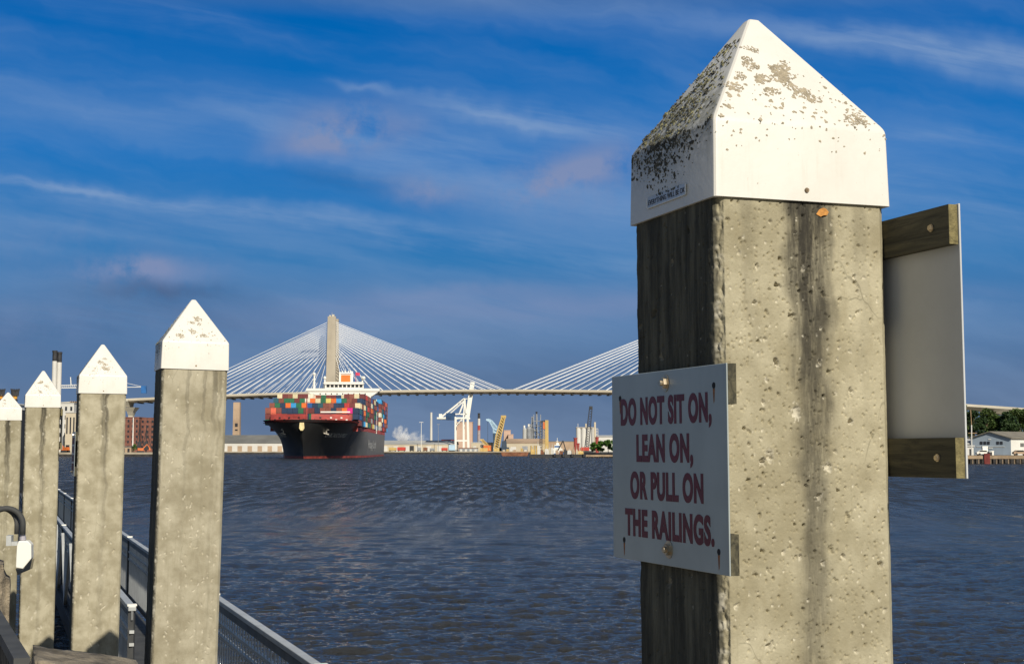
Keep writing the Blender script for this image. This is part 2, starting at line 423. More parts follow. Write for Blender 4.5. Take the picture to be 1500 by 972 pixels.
for s in (-1, 1):
    for pz in PIERS:
        x = s * pz; zt = dz_(x) - 6.6
        d = MB(); wv = 2.6
        d.add([(x + a * wx, b_ * wy, z) for z, wx, wy in ((0, wv, 4), (zt - 8, wv * .8, 3.2), (zt - 4.2, wv * 1.1, 6), (zt - .2, wv * 2.1, 9.5)) for a, b_ in ((-1, -1), (1, -1), (1, 1), (-1, 1))],
              [(i * 4 + q, i * 4 + (q + 1) % 4, i * 4 + 4 + (q + 1) % 4, i * 4 + 4 + q) for i in range(3) for q in range(4)] + [(12, 13, 14, 15)])
        d.build('pier', m_pale_conc, bridge)

# ================================================================== SHIP
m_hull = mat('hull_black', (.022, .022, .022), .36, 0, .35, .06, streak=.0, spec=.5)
m_boot = mat('hull_red', (.30, .05, .035), .6, 0, .4, .2)
m_deckred = mat('deck_red', (.34, .055, .045), .6, 0, .3, .2)
m_wht = mat('ship_white', (.80, .78, .70), .5, 0, .05, .1, streak=.06)
m_glassd = mat('dark_glass', (.015, .018, .022), .15)
m_orange = mat('funnel_orange', (.85, .17, .02), .5, 0, .1, .3)
SX, SY = xat(441.7, 622, 640), 622.0; SROT = math.atan(.038)
ship = thing('container_ship', 'huge black-hulled container ship steaming bow-on under the bridge, stacked with coloured boxes', 'ship', (SX, SY, 0), SROT)
LEN, HB = 335.0, 21.4
def hull_pt(s, f, side):
    """s 0..1 along the hull from stem to stern, f 0..1 from below the waterline up to the deck edge"""
    S = s * LEN
    zd = 17.0 if S < 54 else 13.0
    z = -2 + f * (zd + 2); q = min(max(z / 17.0, 0), 1.0)
    stem = 9.5 * max(0, 1 - q) ** 1.3
    dl = lambda L, e: (1 - (1 - min(max((S - 0) / L, 0), 1)) ** e)
    hd = HB * dl(42, 2.6) ** .70; hw = HB * .985 * dl(125, 1.9) ** 1.05
    h = hw + (hd - hw) * q ** 1.75
    tail = max(0, (S - 285) / 50); h *= 1 - .12 * tail ** 2 - .35 * tail ** 1.5 * max(0, 1 - q) ** 1.5
    y = stem + S * (LEN - stem) / LEN
    return (side * h, y, z)
ss = np.concatenate([np.linspace(0, .137, 40) ** 1.0, np.array([.1614]), np.linspace(.175, 1, 46)])
ss[:40] = .161 * (np.linspace(0, 1, 40) ** 1.5)
hl = MB(); nf = 26
for side in (-1, 1):
    vs = [hull_pt(s, f, side) for s in ss for f in np.linspace(0, 1, nf)]
    for i in range(len(ss) - 1):
        for j in range(nf - 1):
            ids = (i * nf + j, (i + 1) * nf + j, (i + 1) * nf + j + 1, i * nf + j + 1)
            zc = sum(vs[t][2] for t in ids) / 4
            hl.add([vs[t] for t in ids], [(0, 1, 2, 3)], 1 if zc < .9 else 0)
last = [hull_pt(1, f, s) for s in (-1, 1) for f in np.linspace(0, 1, nf)]
hl.add(last, [tuple(range(nf)) + tuple(range(2 * nf - 1, nf - 1, -1))], 0)
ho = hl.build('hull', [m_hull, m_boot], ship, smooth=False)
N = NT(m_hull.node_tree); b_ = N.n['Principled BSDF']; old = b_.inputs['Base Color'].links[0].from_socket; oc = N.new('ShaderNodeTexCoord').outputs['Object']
N.l.new(N.mix(N.math('MULTIPLY', N.smooth(N.math('ADD', N.sep(oc)[1], N.math('MULTIPLY', N.noise(oc, .06, 4, .6), 30)), 78, 115), N.math('MULTIPLY_ADD', N.noise(N.map(oc, (.1, .1, .25)), 1.0, 5, .7), .9, .3, clamp=True)), old, (.15, .148, .135)), b_.inputs['Base Color'])  # paler aft side: chalky faded paint, with grazing sun sheen put into the colour
bm = bmesh.new(); bm.from_mesh(ho.data); bmesh.ops.remove_doubles(bm, verts=bm.verts, dist=.01); bmesh.ops.recalc_face_normals(bm, faces=bm.faces); bm.to_mesh(ho.data); bm.free()
ho.data.polygons.foreach_set('use_smooth', [True] * len(ho.data.polygons))
ho.data.set_sharp_from_angle(angle=R(35))
dk = MB()
top = [hull_pt(s, 1, -1) for s in ss if s * LEN < 54] ; 
dk.add([(x, y, 15.9) for x, y, z in top] + [(-x, y, 15.9) for x, y, z in reversed(top)], [tuple(range(2 * len(top)))])
dk.build('forecastle_deck', m_deckred, ship); dk = MB()
top = [hull_pt(s, 1, -1) for s in ss if s * LEN >= 54]
dk.add([(x * .99, y, 12.8) for x, y, z in top] + [(-x * .99, y, 12.8) for x, y, z in reversed(top)], [tuple(range(2 * len(top)))])
dk.build('main_deck', m_deckred, ship); dk = MB(); dk.bx(-20.5, 20.5, 54.2, 54.6, 12.5, 16); dk.build('bulkhead', m_deckred, ship)
# forecastle: red breakwater wall in two leaves with lightening holes, winches, foremast
for s in (-1, 1):
    b = MB(); b.add([(s * .9, 31, 15.9), (s * 18.6, 39.5, 15.9), (s * 18.6, 39.9, 20.1), (s * .9, 31.4, 20.1), (s * .9, 31.8, 15.9), (s * 18.6, 40.3, 15.9), (s * 18.6, 40.5, 20.1), (s * .9, 32.0, 20.1)],
                  [(0, 1, 2, 3), (4, 5, 6, 7), (0, 1, 5, 4), (3, 2, 6, 7), (0, 3, 7, 4), (1, 2, 6, 5)])
    bw = b.build('breakwater', m_deckred, ship)
    for i in range(7):
        x = s * (2.6 + i * 2.3); y = 31 + (abs(x) - .9) / 17.7 * 8.5; zz = 17.6 + (i % 2) * .9
        h = MB(); h.box((x, y - .02, zz), (.9, .22, .6), math.atan2(8.5, 17.7) * s); h.build('opening', m_wht if (s > 0 and i > 2) else m_dark, bw)
b = MB(); b.bx(4.5, 18, 37.6, 38.4, 20.9, 21.5); b.build('white_rail', m_wht, ship)
b = MB(); b.tube([(0, 20, 15.9), (0, 20, 27)], [.45, .2], 8); b.box((0, 20, 25), (2.4, .2, .2)); b.build('foremast', m_deckred, ship)
for s in (-1, 1):
    b = MB(); b.box((s * 5, 22, 16.8), (3, 3, 1.8)); b.tube([(s * 3.5, 24, 17), (s * 8, 24, 17)], .9, 10); b.build('windlass', m_deckred, ship)
    an = MB()
    p = hull_pt(.035, .72, s); q = Vector(p) + Vector((s * .35, -.45, 0))
    an.tube([q + Vector((0, 0, 1.2)), q - Vector((0, 0, .8))], .35, 8); an.bar(q + Vector((-1.1, -.1, -.4)), q + Vector((1.1, -.1, -1.0)), .5)
    an.lathe([(0.1, -.2), (1.3, 0), (1.1, .4), (.2, .5)], q + Vector((0, .3, .9)), 10)
    an.build('anchor', mat('anchor_grey', (.40, .36, .30), .6, 0, .4, .5), ship)
b = MB(); b.prism([(-1.1, 13.2), (-.9, 15.6), (.9, 15.6), (1.1, 13.2), (.5, 12.2), (-.5, 12.2)], 1, .2, 1.6); b.build('bow_emblem', mat('emblem', (.75, .62, .32), .5), ship)
for sgn in (-1, 1):
    bt = MB(); xs = np.linspace(55, 330, 60)
    for a, c_ in zip(xs[:-1], xs[1:]):
        pa, pb = hull_pt(a / LEN, 1, sgn), hull_pt(c_ / LEN, 1, sgn)
        bt.bar((pa[0] - sgn * .3, pa[1], 13.9), (pb[0] - sgn * .3, pb[1], 13.9), .25, 1.5)
        bt.bar((pa[0] - sgn * .3, pa[1], 12.9), (pa[0] - sgn * .3, pa[1], 15.2), .35, .5)
    bt.build('bulwark_rail', m_deckred, ship)
# lettering on bow and side
m_let = mat('hull_lettering', (.62, .60, .54), .6, 0, .3, .5)
def on_hull(body, s0, s1, f, h, side):
    t = text_obj(body, 'lettering', abs(s1 - s0), h, m_let, ship, .01, .02)
    me = t.data
    SS = np.linspace(min(s0, s1), max(s0, s1), 80); PP = np.array([hull_pt(q / LEN, f, side) for q in SS])
    arc = np.concatenate([[0], np.cumsum(np.linalg.norm(np.diff(PP, axis=0), axis=1))]); wd_ = abs(s1 - s0)
    for v in me.vertices:
        u, z = v.co.x, v.co.z
        S = float(np.interp((u * side / wd_ + .5) * arc[-1], arc, SS))
        ff = f + z / 19.0
        p = Vector(hull_pt(S / LEN, ff, side)); e = Vector(hull_pt((S + .5) / LEN, ff, side)) - p; g_ = Vector(hull_pt(S / LEN, ff + .02, side)) - p
        n = e.cross(g_).normalized();  n = n if n.x * side > 0 else -n
        v.co = p + n * (.32 + .02 * v.co.y)
    me.update(); return t
on_hull('CHICAGO EXPRESS', 13, 42, .62, 1.7, 1)
on_hull('Hapag-Lloyd', 118, 185, .45, 5.2, 1)
on_hull('CHICAGO EXPRESS', 42, 13, .62, 1.7, -1)
# deckhouse
HS = 222.0
b = MB(); b.bx(-16.5, 16.5, HS, HS + 14, 12.5, 35.4)
b.add([(-17, HS, 35.3), (17, HS, 35.3), (-17, HS + 10, 35.3), (17, HS + 10, 35.3), (-21.3, HS, 38.2), (21.3, HS, 38.2), (-21.3, HS + 10, 38.2), (21.3, HS + 10, 38.2)],
      [(0, 1, 3, 2), (4, 5, 7, 6), (0, 1, 5, 4), (2, 3, 7, 6), (0, 2, 6, 4), (1, 3, 7, 5)])
b.bx(-21.5, 21.5, HS - .6, HS + 9, 38.2, 39.8)
b.bx(-10.6, 11.4, HS - .2, HS + 9, 39.8, 42.2); b.bx(-11, 11.8, HS - .8, HS + 9.5, 42.2, 43.6)
dh = b.build('deckhouse', m_wht, ship)
for i in range(9):
    x = -9.6 + i * 2.42; g = MB(); g.bx(x, x + 1.75, HS - .32, HS, 40.5, 41.9); g.build('bridge_window', m_glassd, dh)
for zz in (36.3, 33.6):
    for i in range(9):
        x = -13.6 + i * 3.3; g = MB(); g.bx(x, x + .6, HS - .25, HS, zz, zz + .7); g.build('porthole', m_glassd, dh)
b = MB(); b.bx(-2.6, 4.6, HS + 10, HS + 18, 35, 49.6); b.bx(-3.1, -2.2, HS + 9.4, HS + 10, 43, 50); b.bx(4.1, 5.1, HS + 9.4, HS + 10, 43, 50.4); b.bx(-3.1, 5.1, HS + 9.3, HS + 10.2, 49, 49.8)
for x in (-1.5, .2, 2.0, 3.4): b.tube([(x, HS + 14, 49), (x, HS + 14, 51)], .35, 6)
fn = b.build('funnel', m_wht, ship)
b = MB(); b.bx(-1.9, 3.5, HS + 9.5, HS + 10, 43.4, 48.2); b.build('orange_panel', m_orange, fn)
for x, h in ((-17.2, 48.2), (-11, 46), (11.2, 46)):
    b = MB(); b.tube([(x, HS + 3, 38), (x, HS + 3, h)], [.8, .4], 8); b.box((x, HS + 3, h - 3), (2.2, .3, .3)); b.box((x, HS + 3, h - 5), (1.4, .4, 1.0)); b.lathe([(.1, 0), (.8, .4), (.9, 1.1), (.5, 1.8), (.05, 2)], (x, HS + 3, h - .8), 10)
    b.build('mast', m_wht, ship)
b = MB(); b.lathe([(.1, 0), (1.0, .5), (1.1, 1.2), (.6, 2.0), (.05, 2.2)], (12, HS + 2, 45), 12); b.build('radar_dome', m_wht, ship)
b = MB(); b.tube([(6, HS + 20, 44), (6, HS + 20, 50.5)], .12, 5); b.add([(6, HS + 20, 50.4), (8.4, HS + 20.5, 50.1), (8.5, HS + 20.4, 48.3), (6, HS + 20, 48.6)], [(0, 1, 2, 3)]); b.build('ensign', mat('flag_red', (.55, .03, .08), .7), ship)
b = MB(); b.bx(20.9, 21.5, 196, 197.2, 13, 25); b.bx(20.6, 21.6, 194, 200, 14.5, 17); b.build('gangway_stowage', m_wht, ship)

# containers
_B = 1.25
CC = {'maroon': (.14, .028, .026), 'brown': (.20, .060, .040), 'navy': (.010, .030, .075), 'blue': (.012, .075, .24), 'green': (.015, .12, .055),
      'teal': (.015, .085, .11), 'orange': (.62, .13, .02), 'red': (.42, .035, .03), 'white': (.66, .62, .50), 'cream': (.60, .52, .33), 'sky blue': (.03, .27, .55),
      'magenta': (.72, .01, .22), 'yellow': (.62, .50, .14), 'grey': (.28, .28, .28), 'coral': (.55, .11, .06)}
CC = {a_: tuple(min(.8, x * _B) for x in b_) for a_, b_ in CC.items()}
def cmesh(colname):
    mb = MB(); Lc, Wc, Hc = 12.2, 2.44, 2.6
    mb.bx(-Wc / 2 + .07, Wc / 2 - .07, .06, Lc - .06, .08, Hc - .06)
    for x in (-1, 1):
        for y in (0.09, Lc - .09): mb.bx(x * (Wc / 2 - .09) - .09, x * (Wc / 2 - .09) + .09, y - .09, y + .09, 0, Hc)
        for z in (.08, Hc - .08): mb.bx(x * (Wc / 2 - .07) - .07, x * (Wc / 2 - .07) + .07, .18, Lc - .18, z - .08, z + .08)
        for kx in range(24): mb.bx(x * (Wc / 2 - .06) - .03, x * (Wc / 2 - .06) + .03, .4 + kx * .48, .64 + kx * .48, .2, Hc - .2)
    for y in (0.07, Lc - .07):
        for z in (.08, Hc - .08): mb.bx(-Wc / 2 + .18, Wc / 2 - .18, y - .07, y + .07, z - .08, z + .08)
    for x in (-.62, -.2, .2, .62): mb.bx(x - .04, x + .04, -.0, .08, .2, Hc - .2)
    o = mb.build('shipping_container', mat('container_' + colname.replace(' ', '_'), CC[colname], .55, 0, .18, .5, streak=.10, obj_rand=.25), None)
    me = o.data; bpy.data.objects.remove(o); return me
CM = {c: cmesh(c) for c in CC}
wts = ['maroon'] * 7 + ['brown'] * 8 + ['navy'] * 7 + ['blue'] * 2 + ['green'] * 2 + ['teal'] * 2 + ['orange'] * 3 + ['red'] * 2 + ['white'] * 2 + ['cream'] * 2 + ['sky blue', 'yellow', 'grey', 'coral']
ROWS = {   # colours seen on the stepped front of the stacks, tier by tier
    (0, 0): 'green maroon maroon maroon maroon maroon maroon maroon maroon maroon maroon maroon maroon cream navy navy green',
    (0, 1): 'maroon coral red brown navy navy navy navy green maroon navy navy brown brown navy brown navy',
    (0, 2): 'brown coral brown navy navy navy green maroon maroon navy brown brown navy brown orange magenta navy',
    (1, 3): 'brown green navy orange {sky} green orange blue navy teal brown brown navy navy red maroon cream',
    (2, 4): 'teal brown green green maroon green white orange cream green yellow orange {sky} green brown maroon navy',
    (3, 5): 'cream maroon brown cream maroon maroon white navy navy cream white yellow yellow maroon brown cream maroon'}
ROWS = {k_: [c.replace('{sky}', 'sky blue') for c in v.split()] for k_, v in ROWS.items()}
NB = 19; bays = []
for b_ in range(NB):
    y0 = 42.0 + b_ * 14.6
    if y0 + 12.2 > 220: y0 += 22
    if y0 + 12.2 > LEN - 2: break
    bays.append((y0, [3, 4, 5, 6, 6, 6, 6, 6, 6, 6, 6, 6, 7, 7, 7, 7, 7, 7, 6][b_]))
ORD = ['first', 'second', 'third', 'fourth', 'fifth', 'sixth', 'seventh', 'eighth', 'ninth', 'tenth', 'eleventh', 'twelfth', 'thirteenth', 'fourteenth', 'fifteenth', 'sixteenth', 'seventeenth', 'eighteenth', 'nineteenth']
rest = []; cand = []; TH = 2.7; CP_ = 2.52; crng = random.Random(5)
for bi, (y0, nt) in enumerate(bays):
    ncol = 17
    for c_ in range(ncol):
        mytop = nt - (1 if (bi > 3 and crng.random() < .18 and 0 < c_ < 16) else 0)
        if bi == 3 and 7 <= c_ <= 12: mytop = 5
        for t_ in range(mytop):
            if bi == 0 and c_ in (0, 16) and t_ == 0 and c_ == 16: continue
            x = (c_ - (ncol - 1) / 2) * CP_; z = 15.2 + t_ * TH
            col = ROWS.get((bi, t_), [None] * 17)[c_] or crng.choice(wts)
            prev = bays[bi - 1][1] if bi else 0
            pri = 0 if (bi == 0 or t_ >= prev) else (1 if c_ == 16 else (2 if (t_ == mytop - 1 and bi < 6) else (3 if c_ == 15 and t_ == mytop - 1 else 9)))
            cand.append((pri, bi, t_, c_, x, y0, z, col))
cand.sort(key=lambda q: q[:4])
Msh = Matrix.Translation((SX, SY, 0)) @ Matrix.Rotation(SROT, 4, 'Z')
nind = 0
for (pri, bi, t_, c_, x, y0, z, col) in cand:
    if pri < 9 and nind < 296:
        o = bpy.data.objects.new('shipping_container', CM[col]); COL.objects.link(o)
        o.matrix_world = Msh @ Matrix.Translation((x, y0, z)); nind += 1
        tag(o, f'{col} shipping container, {ORD[bi]} bay from the bow, {ORD[t_]} tier, {ORD[c_]} stack across', 'container', 'containers stacked on the ship')
    else: rest.append((x, y0, z, col))
names = list(CC); mb = MB()
for x, y0, z, col in rest: mb.bx(x - 1.22, x + 1.22, y0, y0 + 12.2, z, z + 2.6, names.index(col))
o = mb.build('shipping_container', [MATS['container_' + c.replace(' ', '_')] for c in names], None, recalc=False); o.matrix_world = Msh
tag(o, 'mass of further coloured containers behind the front stacks on the ship', 'containers', 'containers stacked on the ship', 'stuff')

# ================================================================== FAR SHORE
m_cream = mat('wall_cream', (.52, .45, .33), .8, 0, .1, .05, streak=.15)
m_whitew = mat('wall_white', (.60, .58, .53), .75, 0, .08, .05, streak=.12)
m_tan = mat('wall_tan', (.42, .30, .20), .85, 0, .2, .05, streak=.3)
m_pinkw = mat('wall_pink', (.52, .36, .27), .85, 0, .12, .05, streak=.2)
m_groof = mat('roof_grey', (.16, .16, .15), .8, 0, .2, .05)
m_lroof = mat('roof_pale', (.42, .42, .40), .7, 0, .15, .05)
m_redroof = mat('roof_red', (.34, .06, .05), .8, 0, .2, .1)
m_brick = mat('brick_red', (.185, .078, .056), .9, 0, .3, .4, streak=.2)
m_win = mat('window_dark', (.03, .032, .04), .2)
m_grey = mat('grey_steel', (.26, .27, .28), .6, 0, .25, .2, streak=.2)
m_yel = mat('crane_yellow', (.52, .36, .12), .55, 0, .15, .3, streak=.2)
m_pblue = mat('crane_pale_blue', (.42, .58, .70), .5, 0, .1, .3)
m_blue = mat('crane_blue', (.02, .12, .34), .5, 0, .2, .3)
m_org = mat('machine_orange', (.60, .15, .03), .6, 0, .2, .4)
m_red = mat('truck_red', (.50, .05, .03), .5, 0, .2, .4)
m_rust = mat('rust', (.20, .085, .045), .9, 0, .4, .4)
GZ = 2.3

def shed(name, label, px0, px1, yt, Y, depth, wall, roofm, ridge=2.5, nd=0, dmat=None, group=None, cat='warehouse', base=GZ, wins=0, gable='x'):
    x0, x1 = xat(px0, Y), xat(px1, Y); zt = zat(yt, Y); cx = (x0 + x1) / 2; hw = (x1 - x0) / 2
    b = thing(name, label, cat, (cx, Y, base), 0, group); H = max(zt - base, 2.0)
    eave = max(H - ridge, 1.5)
    mb = MB(); mb.bx(-hw, hw, 0, depth, -.3, eave); mb.build('wall', wall, b)
    r = MB()
    if ridge > .4:
        ov = .5
        if gable == 'x': r.prism([(-ov, eave), (depth / 2, H), (depth + ov, eave), (depth + ov, eave + .35), (depth / 2, H + .35), (-ov, eave + .35)], 0, -hw - ov, hw + ov)
        else: r.prism([(-hw - ov, eave), (0, H), (hw + ov, eave), (hw + ov, eave + .35), (0, H + .35), (-hw - ov, eave + .35)], 1, -ov, depth + ov)
        if gable != 'x': mbg = MB(); mbg.prism([(-hw, eave), (hw, eave), (0, H - .02)], 1, 0, .4); mbg.build('gable', wall, b)
    else: r.bx(-hw - .3, hw + .3, -.3, depth + .3, eave, eave + .5)
    r.build('roof', roofm, b)
    for i in range(nd):
        u = -hw + (i + .5) * 2 * hw / nd; dw = min(4.5, hw / nd * .9)
        d_ = MB(); d_.bx(u - dw / 2, u + dw / 2, -.12, .1, 0, min(eave * .75, 5)); d_.build('loading_door', dmat or m_grey, b)
    if wins:
        rows, cols = wins; w0 = None
        for rr in range(rows):
            for c_ in range(cols):
                xx = -hw + (c_ + .5) * 2 * hw / cols; zz = eave * (rr + .75) / (rows + .6); ww = hw / cols * .8; hh = eave / rows * .42
                if w0 is None:
                    d_ = MB(); d_.bx(-ww / 2, ww / 2, -.14, .1, 0, hh); w0 = d_.build('window', m_win, b); o_ = w0
                else: o_ = copy_obj(w0, b)
                o_.location = (xx, 0, zz)
    return b

def stack(name, label, px, wpx, yt, Y, bands, cat='chimney', group=None, base=GZ, taper=.85):
    """round chimney; bands = [(fraction top, material)] from the ground up"""
    x = xat(px, Y); zt = zat(yt, Y) - base; r = wpx / F * Y / 2
    t = thing(name, label, cat, (x, Y, base), 0, group); a = -.05
    for f, m in bands:
        mb = MB(); r0, r1 = r * (1 + (taper - 1) * max(a, 0)), r * (1 + (taper - 1) * f)
        mb.lathe([(r0, a * zt), (r1, f * zt)], (0, 0, 0), 14); mb.build('flue' if f < 1 else 'top_band', m, t, smooth=False); a = f
    mb = MB(); mb.lathe([(r * taper * 1.12, 0.985 * zt), (r * taper * 1.12, zt * 1.005)], (0, 0, 0), 14); mb.build('rim', bands[-1][1], t)
    return t

def pole(name, label, px, yt, Y, r=.25, m=None, base=GZ, cat='pole', group=None, arm=0):
    x = xat(px, Y); zt = zat(yt, Y) - base; o = MB(); o.tube([(0, 0, -.2), (0, 0, zt)], [r, r * .6], 6)
    if arm: o.box((0, 0, zt), (arm, .3, .3)); o.box((-arm / 2, 0, zt - .2), (.7, .5, .4)); o.box((arm / 2, 0, zt - .2), (.7, .5, .4))
    o = o.build(name, m or m_grey); o.location = (x, Y, base); return tag(o, label, cat, group)

# --- left peninsula (seen between the posts)
lp = 900.0
shed('power_station', 'pale power station block between the posts, under the twin chimneys', 84, 107, 590, lp + 30, 60, m_whitew, m_lroof, .2, 0, wins=(5, 3), cat='building')
shed('annex', 'white annex with tall pilasters in front of the power station', 95, 110, 604, lp + 5, 20, m_cream, m_lroof, .2, 0, wins=(1, 3), cat='building')
shed('roof_hut', 'small orange-brown rooftop hut behind the pale power station', 101, 112, 588, lp + 95, 10, m_tan, m_tan, .2, cat='building')
stack('chimney', 'taller left flue of the twin white chimneys with black tops', 77, 7.0, 514, lp + 60, [(.9, m_whitew), (1, m_dark)], group='twin chimneys', taper=.97)
stack('chimney', 'slightly shorter right flue of the twin white chimneys', 84, 7.0, 516, lp + 62, [(.9, m_whitew), (1, m_dark)], group='twin chimneys', taper=.97)
shed('brick_building', 'red brick apartment block with rows of dark windows below the bridge pier', 172, 203, 611, lp + 20, 40, m_brick, m_brick, .2, 0, wins=(6, 5), cat='building')
shed('brick_wing', 'second red brick wing beside the apartment block, dark gap between', 205, 262, 612, lp + 26, 40, m_brick, m_brick, .2, 0, wins=(6, 8), cat='building')
# tower crane behind
Yc = 980.0
tc = thing('tower_crane', 'white tower crane with long level jib and blue counterweight above the rooftops', 'crane', (xat(150, Yc), Yc, GZ))
zj = zat(566, Yc) - GZ; mb = MB(); mb.bar((0, 0, 0), (0, 0, zj + 6), 1.2); mb.build('tower', m_wht, tc)
mb = MB(); xl = xat(84, Yc) - xat(150, Yc); xr = xat(213, Yc) - xat(150, Yc)
for yy in (-.6, .6):
    mb.bar((xl, yy, zj - 1), (xr, yy, zj - .2), .35); 
mb.bar((xl, 0, zj + .9), (0, 0, zj + 1.9), .35)
n_ = 22
for i in range(n_):
    a = xl * i / n_; mb.bar((a, -.6, zj - .8), (a + xl / n_ / 2, 0, zj + 1.2), .18); mb.bar((a + xl / n_ / 2, 0, zj + 1.2), (a + xl / n_, .6, zj - .8), .18)
mb.build('jib', m_wht, tc)
mb = MB(); mb.bar((0, 0, zj + 6), (xr * .9, 0, zj), .2); mb.bar((0, 0, zj + 6), (xl * .55, 0, zj + 1.2), .2); mb.build('tie_rod', m_wht, tc)
mb = MB(); mb.bx(xr - 3.6, xr, -1, 1, zj - 4.5, zj + .5); mb.build('counterweight', m_blue, tc)
mb = MB(); xm = xat(102, Yc) - xat(150, Yc); mb.bar((xm, 0, zj + 1), (xm - .5, 0, zj + 6.5), .5); mb.build('antenna', m_wht, tc)
pole('lamp_post', 'tall white lamp mast in front of the brick apartment block', 194.5, 611, lp - 12, .45, m_wht, group=None)
for i, (px, yt) in enumerate(((204, 618), (214, 622))):
    mb = MB(); Yp = lp - 20 - i * 5; h = zat(yt, Yp) - GZ
    mb.tube([(0, 0, 0), (0, 0, h)], [.5, .25], 6); mb.tube([(0, 0, h * .85), (3, 0, h * .2)], .18, 5); mb.tube([(0, 0, h * .8), (-2, 0, h * .25)], .18, 5); mb.box((0, 0, 4), (3.0, 2, 5), 0, 0, .6)
    o = mb.build('derrick', m_dark); o.location = (xat(px, Yp), Yp, GZ); tag(o, ['dark derrick mast against the brick block, taller of two', 'shorter dark derrick mast nearest the post by the brick block'][i], 'derrick')
def excavator(px, Y, s, m, label, rot=0.0, group=None):
    t = thing('excavator', label, 'excavator', (xat(px, Y), Y, GZ), rot, group)
    mb = MB(); mb.bx(-1.6 * s, 1.6 * s, -1.2 * s, 1.2 * s, .9 * s, 2.4 * s); mb.build('body', m, t, bevel=.1)
    mb = MB(); mb.bx(-1.2 * s, .1 * s, -1.25 * s, -.2 * s, 2.4 * s, 3.4 * s); mb.build('cab', m_win, t)
    for yy in (-1, 1):
        mb = MB(); mb.prism([(-1.9 * s, .35 * s), (-1.6 * s, 0), (1.6 * s, 0), (1.9 * s, .35 * s), (1.6 * s, .9 * s), (-1.6 * s, .9 * s)], 1, yy * 1.0 * s - .3 * s, yy * 1.0 * s + .3 * s); mb.build('track', m_dark, t)
    mb = MB(); mb.bar((1.2 * s, 0, 2.0 * s), (3.4 * s, 0, 4.4 * s), .45 * s); mb.bar((3.4 * s, 0, 4.4 * s), (4.9 * s, 0, 2.2 * s), .35 * s); mb.box((4.8 * s, 0, 1.7 * s), (.9 * s, 1 * s, .9 * s)); mb.build('arm', m, t)
excavator(206, 860, 1.1, m_org, 'orange excavator on the quay below the brick block', .3)
excavator(96, 860, 1.3, m_org, 'orange digger on the quay below the white annex', 2.6)
for px, s, lab in ((184, 1, 'low dark shed roof on the quay beside the brick block'),):
    shed('site_cabin', lab, 178, 192, 654, 870, 6, m_tan, m_groof, .2, 2, m_win, cat='cabin')
# --- behind post two / left of ship
shed('warehouse', 'long pale warehouse with grey pitched roof beside the ship bow', 300, 432, 637, 1340, 40, m_whitew, m_groof, 7.5, 9, m_tan)
Yt = 1490.0; t = thing('tan_tower', 'square tan tower standing alone behind the grey-roofed warehouse', 'tower', (xat(346.5, Yt), Yt, GZ))
H = zat(589, Yt) - GZ; mb = MB()
mb.box((0, 0, H / 2), (7.4, 7.4, H), 0, 0, .9); mb.build('shaft', m_tan, t)
for zz, hh in ((.50, 5), (.42, 2)): q = MB(); q.bx(-1.2, 1.6, -3.85, -3.4, H * zz, H * zz + hh * .7); q.build('opening', m_win, t)
# --- quay behind the ship and right of it
shed('transit_shed', 'long cream transit shed with pale roof on the far quay behind the ship stern', 540, 668, 645, 1345, 60, m_cream, m_lroof, 3.5, 8, m_whitew)
shed('red_roofed_shed', 'red roofed shed at the foot of the white gantry crane', 646, 668, 643.5, 1380, 40, m_redroof, m_redroof, 2.0, 0)
shed('storage_block', 'white storage block between gantry crane and yellow crane', 690, 722, 648, 1350, 40, m_cream, m_whitew, .2, 3, m_whitew)
shed('tank_house', 'pinkish tall silo block behind the legs of the gantry crane', 666, 692, 618, 1500, 26, m_pinkw, m_pinkw, .2, 0, cat='building')
shed('long_warehouse', 'long tan warehouse with brown roof behind the barge', 742, 800, 642.5, 1345, 50, m_cream, m_tan, 4, 0)
shed('pink_mill', 'small pink mill block behind the yellow crane', 738, 748, 630, 1500, 20, m_pinkw, m_pinkw, .2, cat='building')
shed('pink_mill_annex', 'lower pink annex beside the pink mill block', 744.5, 752, 636, 1490, 20, m_pinkw, m_pinkw, .2, cat='building')
shed('flat_hall', 'low grey flat hall behind the dredger and tug', 800, 846, 646, 1345, 50, m_tan, m_groof, .3, 0)
shed('white_hall', 'white low hall on the skyline beside the silos', 876, 915, 637, 1100, 60, m_whitew, m_lroof, 1.2, 0)
for i, (px, wd, yt, mm, lab) in enumerate(((575, 11, 655, m_yel, 'yellow box trailer parked on the far quay near the ship stern'), (588, 12, 654.5, m_red, 'red box trailer parked on the far quay'), (603, 6, 652.5, m_dark, 'dark square hopper on the far quay'),
        (614, 5, 655, m_grey, 'small grey crate beside the dark hopper on the quay'), (623, 6, 655, m_rust, 'brown rusty crate mid-way along the far quay'), (633, 7, 656, m_grey, 'grey flat truck load on the far quay'), (651, 9, 655.5, m_red, 'dark red lorry left of the gantry crane'), (662, 9, 651, m_pblue, 'pale blue box container beside gantry legs'),
        (752, 8, 654, m_whitew, 'white office cabin on the barge pier'), (769, 8, 653, m_grey, 'grey cabin beside the white office cabin'), (706, 5, 651, m_whitew, 'white crate on the quay behind the yellow crane'))):
    Yv = 1322.0; t = thing('box_trailer' if 'trailer' in lab or 'lorry' in lab else 'quay_cabin', lab, 'trailer' if 'trailer' in lab or 'lorry' in lab else 'cabin', (xat(px, Yv), Yv, GZ))
    h = zat(yt, Yv) - GZ; wm = wd * Yv / F
    b = MB(); b.bx(-wm / 2, wm / 2, 0, 3, 1.0, h); b.build('box', mm, t)
    b = MB(); b.bx(-wm / 2, wm / 2, .2, 2.8, .6, .98); b.build('chassis', m_dark, t)
    for xx in (-.35, .35):
        b = MB(); b.tube([(xx * wm, 0, .5), (xx * wm, 2.9, .5)], .5, 8); b.build('wheel', m_dark, t)
